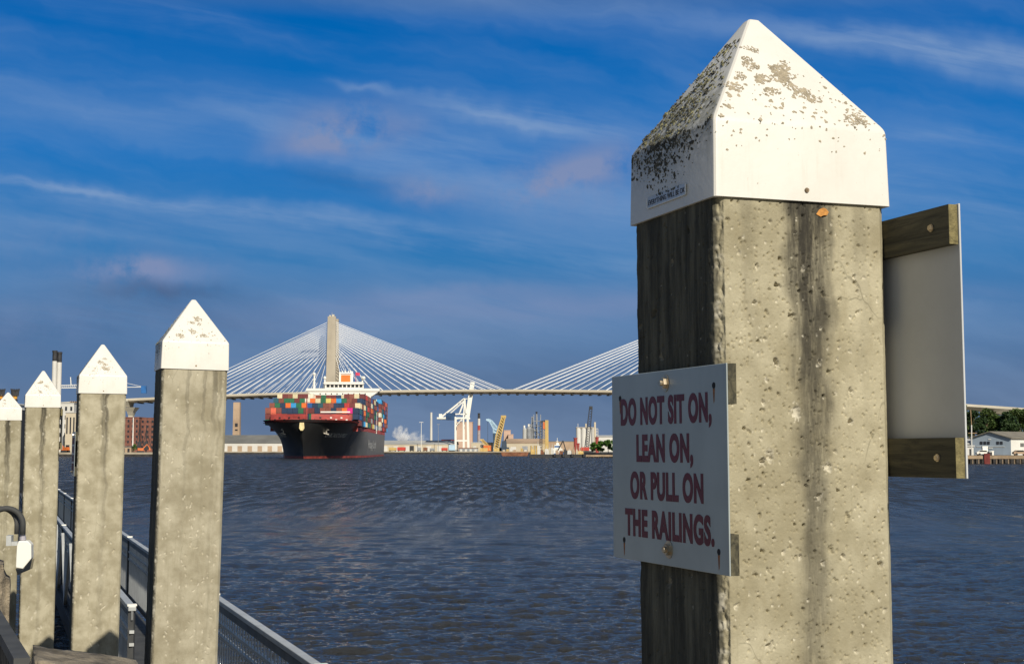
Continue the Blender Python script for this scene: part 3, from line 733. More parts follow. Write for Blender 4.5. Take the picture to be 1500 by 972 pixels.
pole('light_mast', 'thin lighting mast on the quay right of the ship stern', 617, 618, 1335, .35, m_wht, cat='mast', arm=3)
pole('light_mast', 'thin lighting mast between white chimney and gantry crane', 642, 621, 1335, .25, m_grey, cat='mast', arm=2)
stack('chimney', 'solitary white chimney with slim tip, left of the gantry crane', 631.5, 4.2, 604, 1500, [(.84, m_whitew), (1, m_whitew)], taper=.72)
stack('chimney', 'red and white banded chimney with dark tip behind the quay cranes', 701.5, 5, 605, 1510, [(.28, m_grey), (.55, mat('band_grey', (.35, .30, .30))), (.68, m_redroof), (.86, m_whitew), (1, m_dark)], taper=.7)
# ship to shore gantry crane
Yg = 1330.0; PX = Yg / F; gx = xat(675, Yg)
def gp(px, py, y=0): p = at(px, py, Yg); return (p.x - gx, y, p.z - GZ)
g = thing('gantry_crane', 'white and blue ship-to-shore gantry crane with its boom raised', 'crane', (gx, Yg, GZ))
for px, yy in ((667, 0), (679, 0), (686, 0), (667, 14), (679, 14), (686, 14)):
    b = MB(); b.bar(gp(px, 659, yy), gp(px + (0 if px < 685 else -1.2), 610, yy), 1.4 if px != 686 else 1.7); b.build('leg', m_wht, g)
for yy in (0, 14):
    b = MB()
    b.bar(gp(666.5, 645, yy), gp(687, 645, yy), 1.3); b.bar(gp(640, 612, yy), gp(688, 612, yy), 1.6)
    b.bar(gp(667, 606, yy), gp(686, 606, yy), 1.0); b.bar(gp(668, 623, yy), gp(678, 612, yy), .7); b.bar(gp(679, 612, yy), gp(681, 583, yy), 1.2); b.bar(gp(683, 612, yy), gp(681, 583, yy), 1.0); b.bar(gp(672, 607, yy), gp(680, 586, yy), .8)
    b.bar(gp(645, 611, yy), gp(680, 583, yy), .8); b.bar(gp(652, 611, yy), gp(680, 586, yy), .5)
    b.build('frame', m_wht, g)
b = MB(); b.bar(gp(684, 612, 7), gp(692, 559, 7), 3.0, 4); b.bar(gp(681, 584, 7), gp(688.5, 582, 7), .6); b.build('boom', m_wht, g)
b = MB(); b.bar(gp(690.5, 563, 7), gp(694, 562.5, 7), 1.2, 3); b.build('boom_tip', m_dark, g)
b = MB(); b.bx(gp(653.5, 604)[0], gp(666, 604)[0], -1.5, 12, gp(0, 614.6)[2], gp(0, 604.5)[2]); b.build('machinery_house', mat('house_navy', (.012, .05, .13), .5, 0, .3, .2), g)
b = MB(); b.bx(gp(641, 604)[0], gp(652, 604)[0], 2, 12, gp(0, 614)[2], gp(0, 611)[2]); b.box(gp(645, 608, 6), (3, 3, 3)); b.build('back_reach', m_wht, g)
for px in (667, 679, 686):
    b = MB(); b.box((gp(px, 659)[0], 0, .6), (4.5, 2, 1.6)); b.box((gp(px, 659)[0], 14, .6), (4.5, 2, 1.6)); b.build('bogie', m_grey, g)
# pale blue level-luffing crane and yellow harbour crane
def lattice(mb, p0, p1, w0, w1, n, t, mi=0):
    p0, p1 = Vector(p0), Vector(p1); d = (p1 - p0).normalized(); x = d.cross(Vector((0, 1, 0))).normalized(); y = Vector((0, 1, 0))
    C = []
    for i in range(n + 1):
        f = i / n; p = p0.lerp(p1, f); w_ = w0 + (w1 - w0) * f
        C.append([p + x * a * w_ / 2 + y * b_ * w_ / 2 for a, b_ in ((-1, -1), (1, -1), (1, 1), (-1, 1))])
    for i in range(n):
        for q in range(4):
            mb.bar(C[i][q], C[i + 1][q], t, None, mi); mb.bar(C[i][q], C[i + 1][(q + 1) % 4], t * .7, None, mi)
def bent_crane(px, Yv, label, pts, m, tw, house=None):
    x0 = xat(px, Yv); t = thing('harbour_crane', label, 'crane', (x0, Yv, GZ))
    Q = [Vector((at(a, b_, Yv).x - x0, 0, at(a, b_, Yv).z - GZ)) for a, b_ in pts]
    for i, (a, b_) in enumerate(zip(Q[:-1], Q[1:])):
        mb = MB(); lattice(mb, a, b_, tw[i], tw[i + 1], 7, tw[i] * .22); mb.bar(a, b_, tw[i] * .45)
        mb.build('tower' if i == 0 else 'jib', m, t)
    b = MB(); b.box(Q[-1], (tw[-1] * 1.6, tw[-1], tw[-1] * .8)); b.build('jib_head', m, t)
    b = MB(); b.tube([Q[-1], (Q[-1].x, 0, 6)], .15, 5); b.build('hoist_rope', m_dark, t)
    b = MB(); b.box((0, 0, 1.5), (7, 6, 3.2)); b.build('base', m, t)
    return t
bent_crane(727.5, 1345, 'pale blue bent-jib dock crane beside the yellow crane', [(728, 659), (726, 627), (718.5, 616), (714.5, 614.5)], m_pblue, [5, 4, 2.2, 2.0])
yc = bent_crane(729, 1318, 'big yellow harbour crane with thick leaning lattice jib', [(727, 660), (730.5, 637), (737.5, 610)], m_yel, [4.6, 4.6, 3.0])
b = MB(); b.box((6, 0, 6.5), (5, 4, 6), 0, 0, .8); b.box((6, 0, 2), (9, 6, 3.5)); b.build('cab_house', mat('navy_house', (.02, .04, .07), .6, 0, .3, .3), yc)
lo = bent_crane(709, 1318, 'small yellow loader with short raised arm left of the yellow crane', [(716, 660), (713, 651), (706, 644)], m_yel, [2.5, 2.4, 2.0])
b = MB(); b.box((3, 0, 3), (7, 3, 5)); b.build('body', m_org, lo)
shed('machine_cluster', 'grey jumble of machinery under the gantry crane', 672, 700, 656, 1326, 6, m_grey, m_rust, .2, 4, m_whitew, cat='machinery')
# chemical plant: silos with pipes and stacks
Ys = 1500.0
cp = thing('chemical_plant', 'grey process plant with domed silos and sloping conveyor behind the barge', 'plant', (xat(774, Ys), Ys, GZ))
def sp_(px): return xat(px, Ys) - xat(774, Ys)
for px, wd, yt in ((768.5, 6, 629), (775, 7, 627), (780, 6.5, 629)):
    b = MB(); r = wd * Ys / F / 2; h = zat(yt, Ys) - GZ; b.lathe([(r, 0), (r, h), (r * .75, h + 1.5), (r * .2, h + 2.4)], (sp_(px), 0, 0), 14); b.build('silo', m_grey if px > 770 else m_lroof, cp)
for px, yt in ((768, 624), (774.5, 622)):
    b = MB(); b.lathe([(1.0, 0), (1.0, 3)], (sp_(px), 0, zat(yt + 3, Ys) - GZ), 8); b.build('vent', m_wht, cp)
b = MB(); b.bar((sp_(776), 0, zat(621, Ys) - GZ), (sp_(792), 0, zat(639, Ys) - GZ), 1.2); b.bar((sp_(780), 1, zat(610, Ys) - GZ), (sp_(779), 1, 20), 2.0); b.bar((sp_(780), 1, zat(620, Ys) - GZ), (sp_(772), 1, zat(627, Ys) - GZ), 1.0); b.build('conveyor', m_grey, cp)
b = MB()
for i in range(6): b.bx(sp_(782), sp_(792), -4, 4, 6 + i * 5, 6.6 + i * 5)
for px in (782, 787, 792): b.bar((sp_(px), -4, 0), (sp_(px), -4, 38), .6); b.bar((sp_(px), 4, 0), (sp_(px), 4, 38), .6)
b.build('steel_frame', m_grey, cp)
stack('chimney', 'slender grey chimney rising from the process plant', 786, 3.2, 603, 1510, [(.95, m_grey), (1, m_dark)], taper=.8)
# cement silos
Yw = 1000.0; xs0 = xat(858, Yw); si = thing('cement_silos', 'cluster of tall white cement silos beside the dark crawler crane', 'silos', (xs0, Yw, GZ))
for px in (847.5, 855, 862.5, 870):
    r = 3.6 * Yw / F; b = MB(); h = zat(627, Yw) - GZ; b.lathe([(r, 0), (r, h), (r * .9, h + .5)], (xat(px, Yw) - xs0, r, 0), 18); b.build('silo', m_whitew, si, smooth=False)
b = MB(); b.bx(xat(844, Yw) - xs0, xat(873, Yw) - xs0, 0, 8, zat(627, Yw) - GZ + .3, zat(625.4, Yw) - GZ); b.bx(xat(870.5, Yw) - xs0, xat(873, Yw) - xs0, -.5, 3, 0, zat(618, Yw) - GZ); b.bx(xat(857.5, Yw) - xs0, xat(859.5, Yw) - xs0, 0, 3, zat(625, Yw) - GZ, zat(620, Yw) - GZ); b.build('headhouse', m_cream, si)
b = MB()
for i in range(8): b.bx(xat(873, Yw) - xs0, xat(876, Yw) - xs0, 0, 3, 2 + i * 2, 2.3 + i * 2)
for px in (873.2, 876): b.bar((xat(px, Yw) - xs0, 0, 0), (xat(px, Yw) - xs0, 0, 16), .3)
b.build('stair_tower', m_whitew, si)
b = MB(); b.tube([(xat(847, Yw) - xs0, 3, zat(625, Yw) - GZ), (xat(847, Yw) - xs0, 3, zat(620, Yw) - GZ)], .15, 5); b.build('aerial', m_wht, si)
# crawler crane
Yk = 790.0; xk = xat(860, Yk); k_ = thing('crawler_crane', 'dark lattice crawler crane with raised boom and red body before the silos', 'crane', (xk, Yk, GZ))
b = MB(); p0 = at(859.5, 655, Yk); p1 = at(865.5, 597, Yk); lattice(b, (p0.x - xk, 0, p0.z - GZ), (p1.x - xk, 0, p1.z - GZ), 2.2, 1.5, 16, .3); b.build('boom', m_dark, k_)
b = MB(); b.box((p1.x - xk, 0, p1.z - GZ), (1.8, 1.6, 1.8)); b.build('boom_head', m_dark, k_)
b = MB(); b.box((-1.2, 0, 2.0), (4.6, 3.0, 1.9)); b.box((-3.2, 0, 1.9), (1.2, 3.2, 1.5)); b.build('body', m_red, k_, bevel=.15)
for yy in (-1.8, 1.8): b = MB(); b.prism([(-3.4, .5), (-3, 0), (3, 0), (3.4, .5), (3, 1), (-3, 1)], 1, yy - .5, yy + .5); b.build('track', m_dark, k_)
for i, (px, yt) in enumerate(((843, 641), (846.5, 649), (874.5, 640))):
    o = MB(); o.tube([(0, 0, 0), (0, 0, zat(yt, 795) - GZ)], .95, 10); o.lathe([(1.15, 0), (1.15, .5)], (0, 0, zat(yt, 795) - GZ - .4), 10); o = o.build('steel_pile', m_redroof)
    o.location = (xat(px, 795), 795, GZ); tag(o, ['dark red steel pile left of the cement silos, tallest', 'short dark red steel pile beside the taller one', 'dark red steel pile right of the cement silos'][i], 'pile', 'red piles near the silos')

# --- barges, dredger and tug
Yb = 885.0; xb = xat(754, Yb); bg_ = thing('deck_barge', 'rusty flat deck barge with pale bins moored off the quay', 'barge', (xb, Yb, 0))
hw = 20.5 * Yb / F; b = MB(); b.prism([(-hw, 2.6), (-hw + 1.2, -1), (hw - 1.2, -1), (hw, 2.6)], 1, 0, 12); b.build('hull', m_rust, bg_)
b = MB(); b.bx(-hw, hw, -.15, -.01, 2.3, 2.9); b.build('rubbing_strake', m_tan, bg_)
for i in range(7):
    u = -hw + 2 + i * (2 * hw - 4) / 6; b = MB(); b.bx(u - .8, u + .8, .3, 2, 2.62, 3.9 + (i % 3) * .4); b.build('bin', [m_cream, m_yel, m_whitew, m_tan][i % 4], bg_)
Yd = 735.0; xd = xat(818, Yd); dr = thing('dredger', 'black spud dredger barge crowded with machinery, lying before the tug', 'barge', (xd, Yd, 0))
def dx(px): return xat(px, Yd) - xd
b = MB(); b.prism([(dx(775), 1.6), (dx(777), -.8), (dx(861), -.8), (dx(862), 1.6)], 1, 0, 14); b.build('hull', m_dark, dr)
for px, wd, h, m_ in ((780, 5, 4, m_yel), (788, 9, 7, m_whitew), (794, 5, 3.4, m_rust), (801, 7, 4.4, m_whitew), (805, 4, 5.6, m_cream), (809, 5, 5.4, m_whitew), (816, 5, 3.2, m_tan), (822, 6, 2.8, m_rust), (828, 4, 4.2, m_dark), (834, 7, 3.2, m_whitew), (840, 5, 4.2, m_tan), (850, 12, 2.6, m_yel), (845, 3, 4.0, m_cream)):
    b = MB(); h *= .62; b.box((dx(px), 3, 1.6 + h / 2), (wd * Yd / F * .8, 4, h), 0, 0, .9); b.box((dx(px) + .5, 1.6, 1.6 + h * .3), (wd * Yd / F * .5, 1.4, h * .6)); b.tube([(dx(px), 2, 1.6), (dx(px), 2, 1.6 + h * 1.5)], .12, 5); b.build('deck_house' if m_ in (m_whitew, m_cream) else 'winch', m_, dr)
for px in (778, 783, 786):
    b = MB(); b.tube([(dx(px), 1, 1), (dx(px), 1, 6)], .35, 8); b.build('bollard', m_yel, dr)
for px in (812, 825, 838, 855):
    b = MB(); b.tube([(dx(px), -.3, .3), (dx(px), -.3, 1.7)], .8, 10); b.build('fender', m_dark, dr)
b = MB(); b.bar((dx(815), 2, 2), (dx(825), 2, 8.5), .6); b.bar((dx(825), 2, 8.5), (dx(829), 2, 3.5), .5); b.box((dx(829), 2, 3), (1.6, 1.6, 1.4)); b.build('digger_arm', m_dark, dr)
for i in range(5):
    b = MB(); b.tube([(dx(842 + i * 3.5), 7, 1.5), (dx(842 + i * 3.5), 7, 5.4 + (i % 2))], .12, 5); b.build('stanchion', m_tan, dr)
ld = thing('pile_driver', 'tall yellow pile-driving leads with dark lattice mast on the dredger', 'pile driver', (xat(798, 742), 742, 1.6)); 
def lx(px): return xat(px, 742) - xat(798, 742)
zl = lambda py: zat(py, 742) - 1.6
b = MB(); b.bx(lx(798.5), lx(803.5), 0, 1.8, 0, zl(615)); b.build('leads', m_yel, ld, bevel=.08)
b = MB(); lattice(b, (lx(792.3), .8, 0), (lx(792.8), .8, zl(618)), 1.2, 1.2, 12, .26); b.bar((lx(792), .8, zl(617.5)), (lx(799), .8, zl(616)), .7); b.build('mast', m_dark, ld)
b = MB(); lattice(b, (lx(796.3), .8, 0), (lx(797.2), .8, zl(617)), .8, .8, 12, .15); b.build('brace', m_yel, ld)
b = MB(); b.bx(lx(795.5), lx(798.4), .1, 1.6, zl(628), zl(618)); b.build('hammer', m_org, ld)
tg = thing('tugboat', 'white and blue tugboat superstructure behind the dredger', 'boat', (xat(817, 800), 800, 0))
b = MB(); b.prism([(-4.6, 1.6), (-4, -1), (4, -1), (5.2, 2.2), (-4.6, 1.8)], 1, 0, 6); b.build('hull', m_blue, tg)
b = MB(); b.bx(-2.8, 2.6, .5, 5, 1.8, 4.6); b.bx(-1.9, 1.7, 1, 4.4, 4.6, 6.6); b.build('wheelhouse', m_wht, tg, bevel=.1)
b = MB(); b.bx(-1.7, 1.5, .9, 1.0, 5.2, 6.1); b.build('window', m_blue, tg)
b = MB(); b.tube([(-.2, 2.5, 6.6), (-.2, 2.5, 10.5)], .15, 6); b.box((-.2, 2.5, 8.6), (1.4, .2, .2)); b.box((0, 3, 7.2), (1.4, 1.4, 1.2)); b.build('mast', m_wht, tg)
# timber pier left of the big post
def timber_pier(name, label, px0, px1, Y, ztop, width, np_, m, mp):
    x0, x1 = xat(px0, Y), xat(px1, Y); t = thing(name, label, 'pier', (x0, Y, 0))
    b = MB(); b.bx(0, x1 - x0, 0, width, ztop - .45, ztop); b.build('deck', m, t)
    b = MB(); b.bx(0, x1 - x0, -.12, -.01, ztop - .95, ztop - .1); b.build('fascia', mat('pier_fascia', (.30, .22, .14), .9, 0, .3, .3), t)
    for i in range(np_):
        u = (i + .5) * (x1 - x0) / np_
        for yy in (.25, width - .4):
            b = MB(); b.tube([(u, yy, -2), (u, yy, ztop - .45)], .22 if Y > 500 else .2, 7); b.build('pile', mp, t)
    return t
m_tim = mat('pier_timber', (.17, .115, .065), .9, 0, .3, .4); m_piled = mat('pile_grey', (.10, .08, .06), .9, 0, .4, .5)
timber_pier('timber_pier', 'timber pier on dark piles beside the dredger, running behind the big post', 858, 960, 700, 1.5, 8, 14, m_tim, m_piled)

# ------------------------------------------------------------------ trees
m_trunk = mat('bark', (.16, .12, .08), .9, 0, .3, .8)
def leafmat(name, c1, c2):
    m = bpy.data.materials.new(name); m.use_nodes = True; N = NT(m.node_tree); b = N.n['Principled BSDF']
    oc = N.new('ShaderNodeTexCoord').outputs['Object']; rnd = N.new('ShaderNodeObjectInfo').outputs['Random']
    c = N.mix(N.smooth(N.noise(oc, .7, 4, .7), .3, .7), c1, c2); c = N.mix(N.math('MULTIPLY', rnd, .4), c, tuple(x * .6 for x in c1))
    N.l.new(c, b.inputs['Base Color']); b.inputs['Roughness'].default_value = .6; b.inputs['Specular IOR Level'].default_value = .2
    return m
m_leaf = leafmat('leaves_green', (.030, .060, .014), (.090, .135, .030)); m_leaf2 = leafmat('leaves_bright', (.05, .12, .02), (.10, .20, .035))
m_leaf2b = leafmat('leaves_mid', (.034, .060, .014), (.085, .115, .030))
m_pine = leafmat('leaves_pine', (.018, .040, .014), (.045, .075, .022))
def tree(px, Y, yt, wpx, lm, label, name='tree', base=GZ, leaf=.55, n=1500, trunkfrac=.35, seed=0, group=None):
    r_ = np.random.default_rng(seed + int(px * 10)); H = zat(yt, Y) - base; Wd = wpx * Y / F
    t = thing(name, label, 'tree', (xat(px, Y), Y, base), r_.uniform(0, 6), group)
    b = MB(); b.tube([(0, 0, -.3), (r_.normal(0, .2), r_.normal(0, .2), H * .45), (r_.normal(0, .4), r_.normal(0, .4), H * .88)], [H * .02 + .08, H * .014 + .05, .05], 7)
    cl = []
    for i in range(9):
        a = r_.uniform(0, 6.28); z = H * (trunkfrac + .1 + (.82 - trunkfrac) * r_.random()); rr = Wd * .5 * math.sqrt(max(.08, 1 - ((z / H - .58) / .48) ** 2)) * r_.uniform(.45, .8)
        c = np.array([math.cos(a) * rr, math.sin(a) * rr, z]); cl.append((c, Wd * r_.uniform(.16, .27)))
        b.tube([(0, 0, z * .72), (c[0] * .6, c[1] * .6, z * .93), tuple(c)], [H * .008 + .04, H * .005 + .03, .02], 5)
    cl.append((np.array([0, 0, H * .88]), Wd * .2)); cl.append((np.array([0, 0, H * .68]), Wd * .28))
    b.build('trunk', m_trunk, t, recalc=False)
    V = []; Fc = []
    per = n // len(cl)
    for c, rd in cl:
        d_ = r_.normal(size=(per, 3)); d_ /= np.linalg.norm(d_, axis=1)[:, None]; p = c + d_ * rd * (r_.random((per, 1)) ** .4) * np.array([1.15, 1.15, .8])
        for q in p:
            if q[2] > H: q[2] = H - r_.random()
            u = r_.normal(size=3); u /= np.linalg.norm(u); v = np.cross(u, r_.normal(size=3)); v /= np.linalg.norm(v); s = leaf * r_.uniform(.5, 1.2); k0 = len(V)
            V += [tuple(q - u * s), tuple(q - v * s * .6), tuple(q + u * s), tuple(q + v * s * .6)]; Fc.append((k0, k0 + 1, k0 + 2, k0 + 3))
    me = bpy.data.meshes.new('crown'); me.from_pydata(V, [], Fc); me.materials.append(lm); me.update()
    o = bpy.data.objects.new('crown', me); COL.objects.link(o); o.parent = t; return t
for i, (px, Y, yt, wd) in enumerate(((870, 770, 647, 12), (880, 765, 645.5, 14), (891, 760, 644, 15), (902, 755, 643, 18))):
    tree(px, Y, yt, wd, m_leaf2, ['small bushy tree at the foot of the dark crane', 'green tree second from the crane behind the timber pier', 'leafy green tree behind the timber pier, largest in view there', 'leafy tree partly hidden by the big post edge'][i], base=2.3, leaf=.5, n=1300, trunkfrac=.1, seed=i)
tree(197, 872, 650, 6, m_leaf2, 'small green tree on the quay before the brick block', leaf=.35, n=500, trunkfrac=.1)
# right bank wood behind the blue house
DY = 1
specs = [(1400, 500, 588, 52, 'broad dark tree behind the metal sign edge'), (1428, 490, 597, 40, 'dark leafy tree standing left of the blue gable'), (1446, 520, 592, 34, 'tall narrow tree right behind the blue gable peak'),
         (1459, 505, 603, 34, 'lower tree above the blue gable, in the gap of the skyline'), (1476, 500, 598, 40, 'pale-trunked tall tree behind the grey roof'), (1494, 515, 596, 44, 'dense tree at the photo edge behind the grey roof'), (1516, 505, 592, 46, 'tall tree past the end of the grey roof'),
         (1420, 540, 602, 44, 'farther tree filling the gap beside the utility pole'), (1455, 545, 607, 60, 'farther low tree filling behind the house ridge'), (1488, 550, 603, 60, 'farther spreading tree behind the pale-trunked tree'), (1540, 520, 590, 50, 'tree at the end of the riverside wood'), (1385, 520, 590, 50, 'tree behind the board on the big post')]
for i, (px, Y, yt, wd, lab) in enumerate(specs):
    tree(px, Y, yt + DY, wd * (.8 if i < 7 else 1), (m_leaf, m_pine, m_leaf2b)[i % 3], lab, leaf=.42, n=3200, trunkfrac=.12 if i > 6 else .34, seed=40 + i, group='trees behind the blue house')
# undergrowth under the wood
V = MB(); r_ = np.random.default_rng(9)
for i in range(2600):
    x = r_.uniform(xat(1370, 480), xat(1560, 480)); y = r_.uniform(465, 480); z = GZ + r_.random() ** 1.2 * 5.5; a = r_.normal(size=3); a /= np.linalg.norm(a); b_ = np.cross(a, r_.normal(size=3)); b_ /= np.linalg.norm(b_)
    q = np.array([x, y, z]); s = r_.uniform(.25, .6); V.add([q - a * s, q - b_ * s * .6, q + a * s, q + b_ * s * .6], [(0, 1, 2, 3)])
tag(V.build('undergrowth', m_leaf, recalc=False), 'dark green undergrowth below the trees behind the blue house', 'undergrowth', kind='stuff')

# blue gabled house on the right bank
Yh = 445.0
m_bluew = mat('siding_blue', (.30, .36, .42), .7, 0, .08, .3, streak=.1); m_whs = mat('siding_white', (.72, .70, .64), .7, 0, .06, .3, streak=.1); m_hroof = mat('house_roof', (.20, .18, .14), .85, 0, .2, .4)
hx0 = xat(1431, Yh); ph = R(35)
hs = thing('boathouse', 'pale blue gabled boathouse with white side wing and grey-brown roof', 'house', (xat(1447, Yh), Yh, GZ), 0)
ux = lambda px: xat(px, Yh) - xat(1447, Yh); uz = lambda py: zat(py, Yh) - GZ
# gable front turned to face left of the camera; long side runs away to the right
e = uz(641.5); rz_ = uz(632.5)
A = Vector((ux(1431), 6, 0)); B = Vector((ux(1477.5), -2, 0)); Cc = Vector((ux(1477.5) + 17, 14, 0)); Dd = A + (Cc - B)
mid = (A + B) / 2; midb = (Cc + Dd) / 2
b = MB(); zz = Vector((0, 0, 1))
b.add([A, B, B + zz * e, mid + zz * rz_, A + zz * e], [(0, 1, 2, 3, 4)], 0)
b.add([B, Cc, Cc + zz * e, B + zz * e], [(0, 1, 2, 3)], 1); b.add([Cc, Dd, Dd + zz * e, midb + zz * rz_, Cc + zz * e], [(0, 1, 2, 3, 4)], 1); b.add([Dd, A, A + zz * e, Dd + zz * e], [(0, 1, 2, 3)], 0)
b.build('wall', [m_bluew, m_whs], hs)
b = MB(); dirx = (B - A).normalized(); ov = (B - Cc).normalized() * .7
for (p, q, pe, qe, sg) in ((mid, midb, B, Cc, 1), (mid, midb, A, Dd, -1)):
    p1, q1 = p + ov + zz * (rz_ + .05), q - ov + zz * (rz_ + .05); p2, q2 = pe + ov + dirx * sg * .6 + zz * (e - .15), qe - ov + dirx * sg * .6 + zz * (e - .15)
    b.add([p1, q1, q2, p2, p1 + zz * .25, q1 + zz * .25, q2 + zz * .25, p2 + zz * .25], [(0, 1, 2, 3), (4, 5, 6, 7), (0, 1, 5, 4), (1, 2, 6, 5), (2, 3, 7, 6), (3, 0, 4, 7)])
b.build('roof', m_hroof, hs)
nrm = dirx.cross(zz).normalized()
def onwall(f, z0, z1, wd, m_, nm, P0=None, P1=None):
    P0 = P0 or A; P1 = P1 or B; dd = (P1 - P0).normalized(); nn = dd.cross(zz); c = P0.lerp(P1, f)
    b = MB(); b.bar(c - dd * wd / 2 + zz * (z0 + z1) / 2 + nn * .06, c + dd * wd / 2 + zz * (z0 + z1) / 2 + nn * .06, .16, z1 - z0); return b.build(nm, m_, hs)
for f in (.27, .36, .45, .68, .77): onwall(f, 3.3, 4.2, .8, m_win, 'window')
onwall(.5, 2.5, 2.62, 9, m_whs, 'trim'); onwall(.48, 4.7, 5.0, .8, m_whs, 'lamp'); onwall(.5, 2.0, 2.25, 1.2, m_whs, 'nameplate')
for f in (.3, .6): onwall(f, 2.6, 3.7, 2.2, m_groof, 'window', B, Cc)
# small grey sheds left of it
shed('grey_shed', 'small grey shed roofed in metal, left of the blue boathouse', 1408, 1428, 643, 452, 8, m_grey, m_lroof, 1.6, 1, m_win, cat='shed', base=GZ)
shed('bait_hut', 'low white hut tucked before the grey shed on the dock', 1409, 1426, 653, 436, 4, m_whitew, m_lroof, .2, 2, m_dark, cat='shed')
pt = thing('utility_pole', 'weathered utility pole with white sleeve standing by the dock', 'pole', (xat(1427.5, 428), 428, GZ))
b = MB(); b.tube([(-.9, 0, 0), (-.75, 0, zat(622, 428) - GZ)], .16, 7); b.build('sleeve', m_whs, pt)
b = MB(); b.tube([(-.75, 0, zat(622, 428) - GZ), (-.9, 0, zat(600, 428) - GZ)], .13, 7); b.bar((-1.8, 0, zat(634, 428) - GZ), (.8, 0, zat(634, 428) - GZ), .2); b.build('shaft', mat('pole_wood', (.30, .20, .11), .9, 0, .3, .6), pt)
timber_pier('dock', 'weathered timber dock on square piles in front of the blue boathouse', 1385, 1560, 405, 2.35, 14, 20, m_tim, mat('dock_pile', (.24, .18, .12), .9, 0, .3, .5))
b = MB(); b.bx(-.8, .8, -.3, .1, -.5, 2.9); b = b.build('dock_fender', mat('fender_red', (.16, .03, .025), .9, 0, .4, .5)); b.location = (xat(1445, 404.6), 404.6, 0); tag(b, 'dark red timber fender frame hung on the dock face', 'fender')
def car(px, Y, m, label):
    t = thing('parked_car', label, 'car', (xat(px, Y), Y, 2.36))
    b = MB(); b.prism([(-2.1, .35), (2.1, .35), (2.15, .8), (1.2, .95), (.7, 1.45), (-1.2, 1.45), (-1.9, .95), (-2.1, .85)], 1, -.85, .85); b.build('body', m, t, bevel=.05)
    b = MB(); b.prism([(1.0, .97), (.62, 1.38), (-1.12, 1.38), (-1.7, .97)], 1, -.87, .87); b.build('window', m_glassd, t)
    for xx in (-1.3, 1.3):
        for yy in (-.8, .8): b = MB(); b.tube([(xx, yy - .1, .33), (xx, yy + .1, .33)], .33, 12); b.build('wheel', m_dark, t)
car(1440, 412, m_wht, 'white parked car on the dock before the blue gable')
car(1494, 414, m_tan, 'brownish parked car on the dock by the white wing')
def boxy(px, Y, m, label, w_, h_):
    t = thing('ice_chest', label, 'chest', (xat(px, Y), Y, 2.36)); b = MB(); b.bx(-w_ / 2, w_ / 2, 0, 1, 0, h_ * .85); b.build('body', m, t, bevel=.05)
    b = MB(); b.bx(-w_ / 2 - .05, w_ / 2 + .05, -.05, 1.05, h_ * .85, h_); b.build('lid', m_wht, t, bevel=.03)
boxy(1443, 413, m_wht, 'tall white chest behind the white car on the dock', 1.5, 2.6); boxy(1451, 410, m_dark, 'small dark chest near the red dock fender', .8, 1.1); boxy(1454, 411, m_wht, 'small white chest beside the dark one on the dock', .6, 1.3)

# riverboat smokestacks with feathered crowns (far left)
for i, (px, yt, wd, lab) in enumerate(((-1, 571, 9, 'black riverboat smokestack with crown, red ball beside it, at the photo edge'), (20, 574, 9, 'black riverboat smokestack with gilded feather crown behind the farthest white cap'))):
    Yr = 140.0; x = xat(px, Yr); zb = zat(584, Yr); r = wd * .5 * Yr / F * .7
    t = thing('smokestack', lab, 'smokestack', (x, Yr, 0))
    b = MB(); b.tube([(0, 0, 0), (0, 0, zb)], r, 14); b.lathe([(r * 1.25, 0), (r * 1.25, .12)], (0, 0, zb - .2), 14); b.build('pipe', m_dark, t)
    b = MB(); b.lathe([(r * 1.0, 0), (r * 1.15, .25), (r * 1.3, .5)], (0, 0, zb), 14); b.build('collar', mat('gilding', (.75, .38, .06), .4, .3), t)
    for q in range(14):
        a = q / 14 * 6.283; c, s_ = math.cos(a), math.sin(a); f_ = MB()
        f_.tube([(c * r * 1.2, s_ * r * 1.2, zb + .3), (c * r * 1.5, s_ * r * 1.5, zb + .75), (c * r * 2.1, s_ * r * 2.1, zb + 1.0)], [.11, .08, .015], 5); f_.build('feather', m_dark, t)
    if i == 0:
        b = MB(); b.lathe([(.02, 0), (.22, .12), (.28, .3), (.2, .5), (.02, .6)], (r * 2.0, -.3, zb - .5), 10); b.tube([(r * 2, -.3, zb + .05), (r * 1.1, 0, zb - .3)], .03, 5); b.build('red_ball', mat('red_ball', (.7, .03, .14), .4), t)
# riverboat under the stacks
Yr = 141.0; rb = thing('riverboat', 'white riverboat upper deck with red trim hidden behind the farthest posts', 'boat', (xat(8, Yr), Yr, 0)); 
b = MB(); b.bx(-14, 1.55, -2, 6, -.6, zat(600, Yr)); b.build('hull', m_dark, rb)
b = MB(); b.bx(-14, 1.45, -1.8, 5.6, zat(600, Yr), zat(593, Yr)); b.build('deckhouse', m_whs, rb)
b = MB(); b.bx(-14.2, 1.6, -2.1, 5.9, zat(593, Yr), zat(591.5, Yr)); b.build('roof', m_whs, rb)
b = MB(); b.bx(-14.1, 1.5, -1.86, -1.81, zat(597, Yr), zat(595, Yr)); b.build('red_trim', mat('trim_red', (.6, .05, .1), .5), rb)

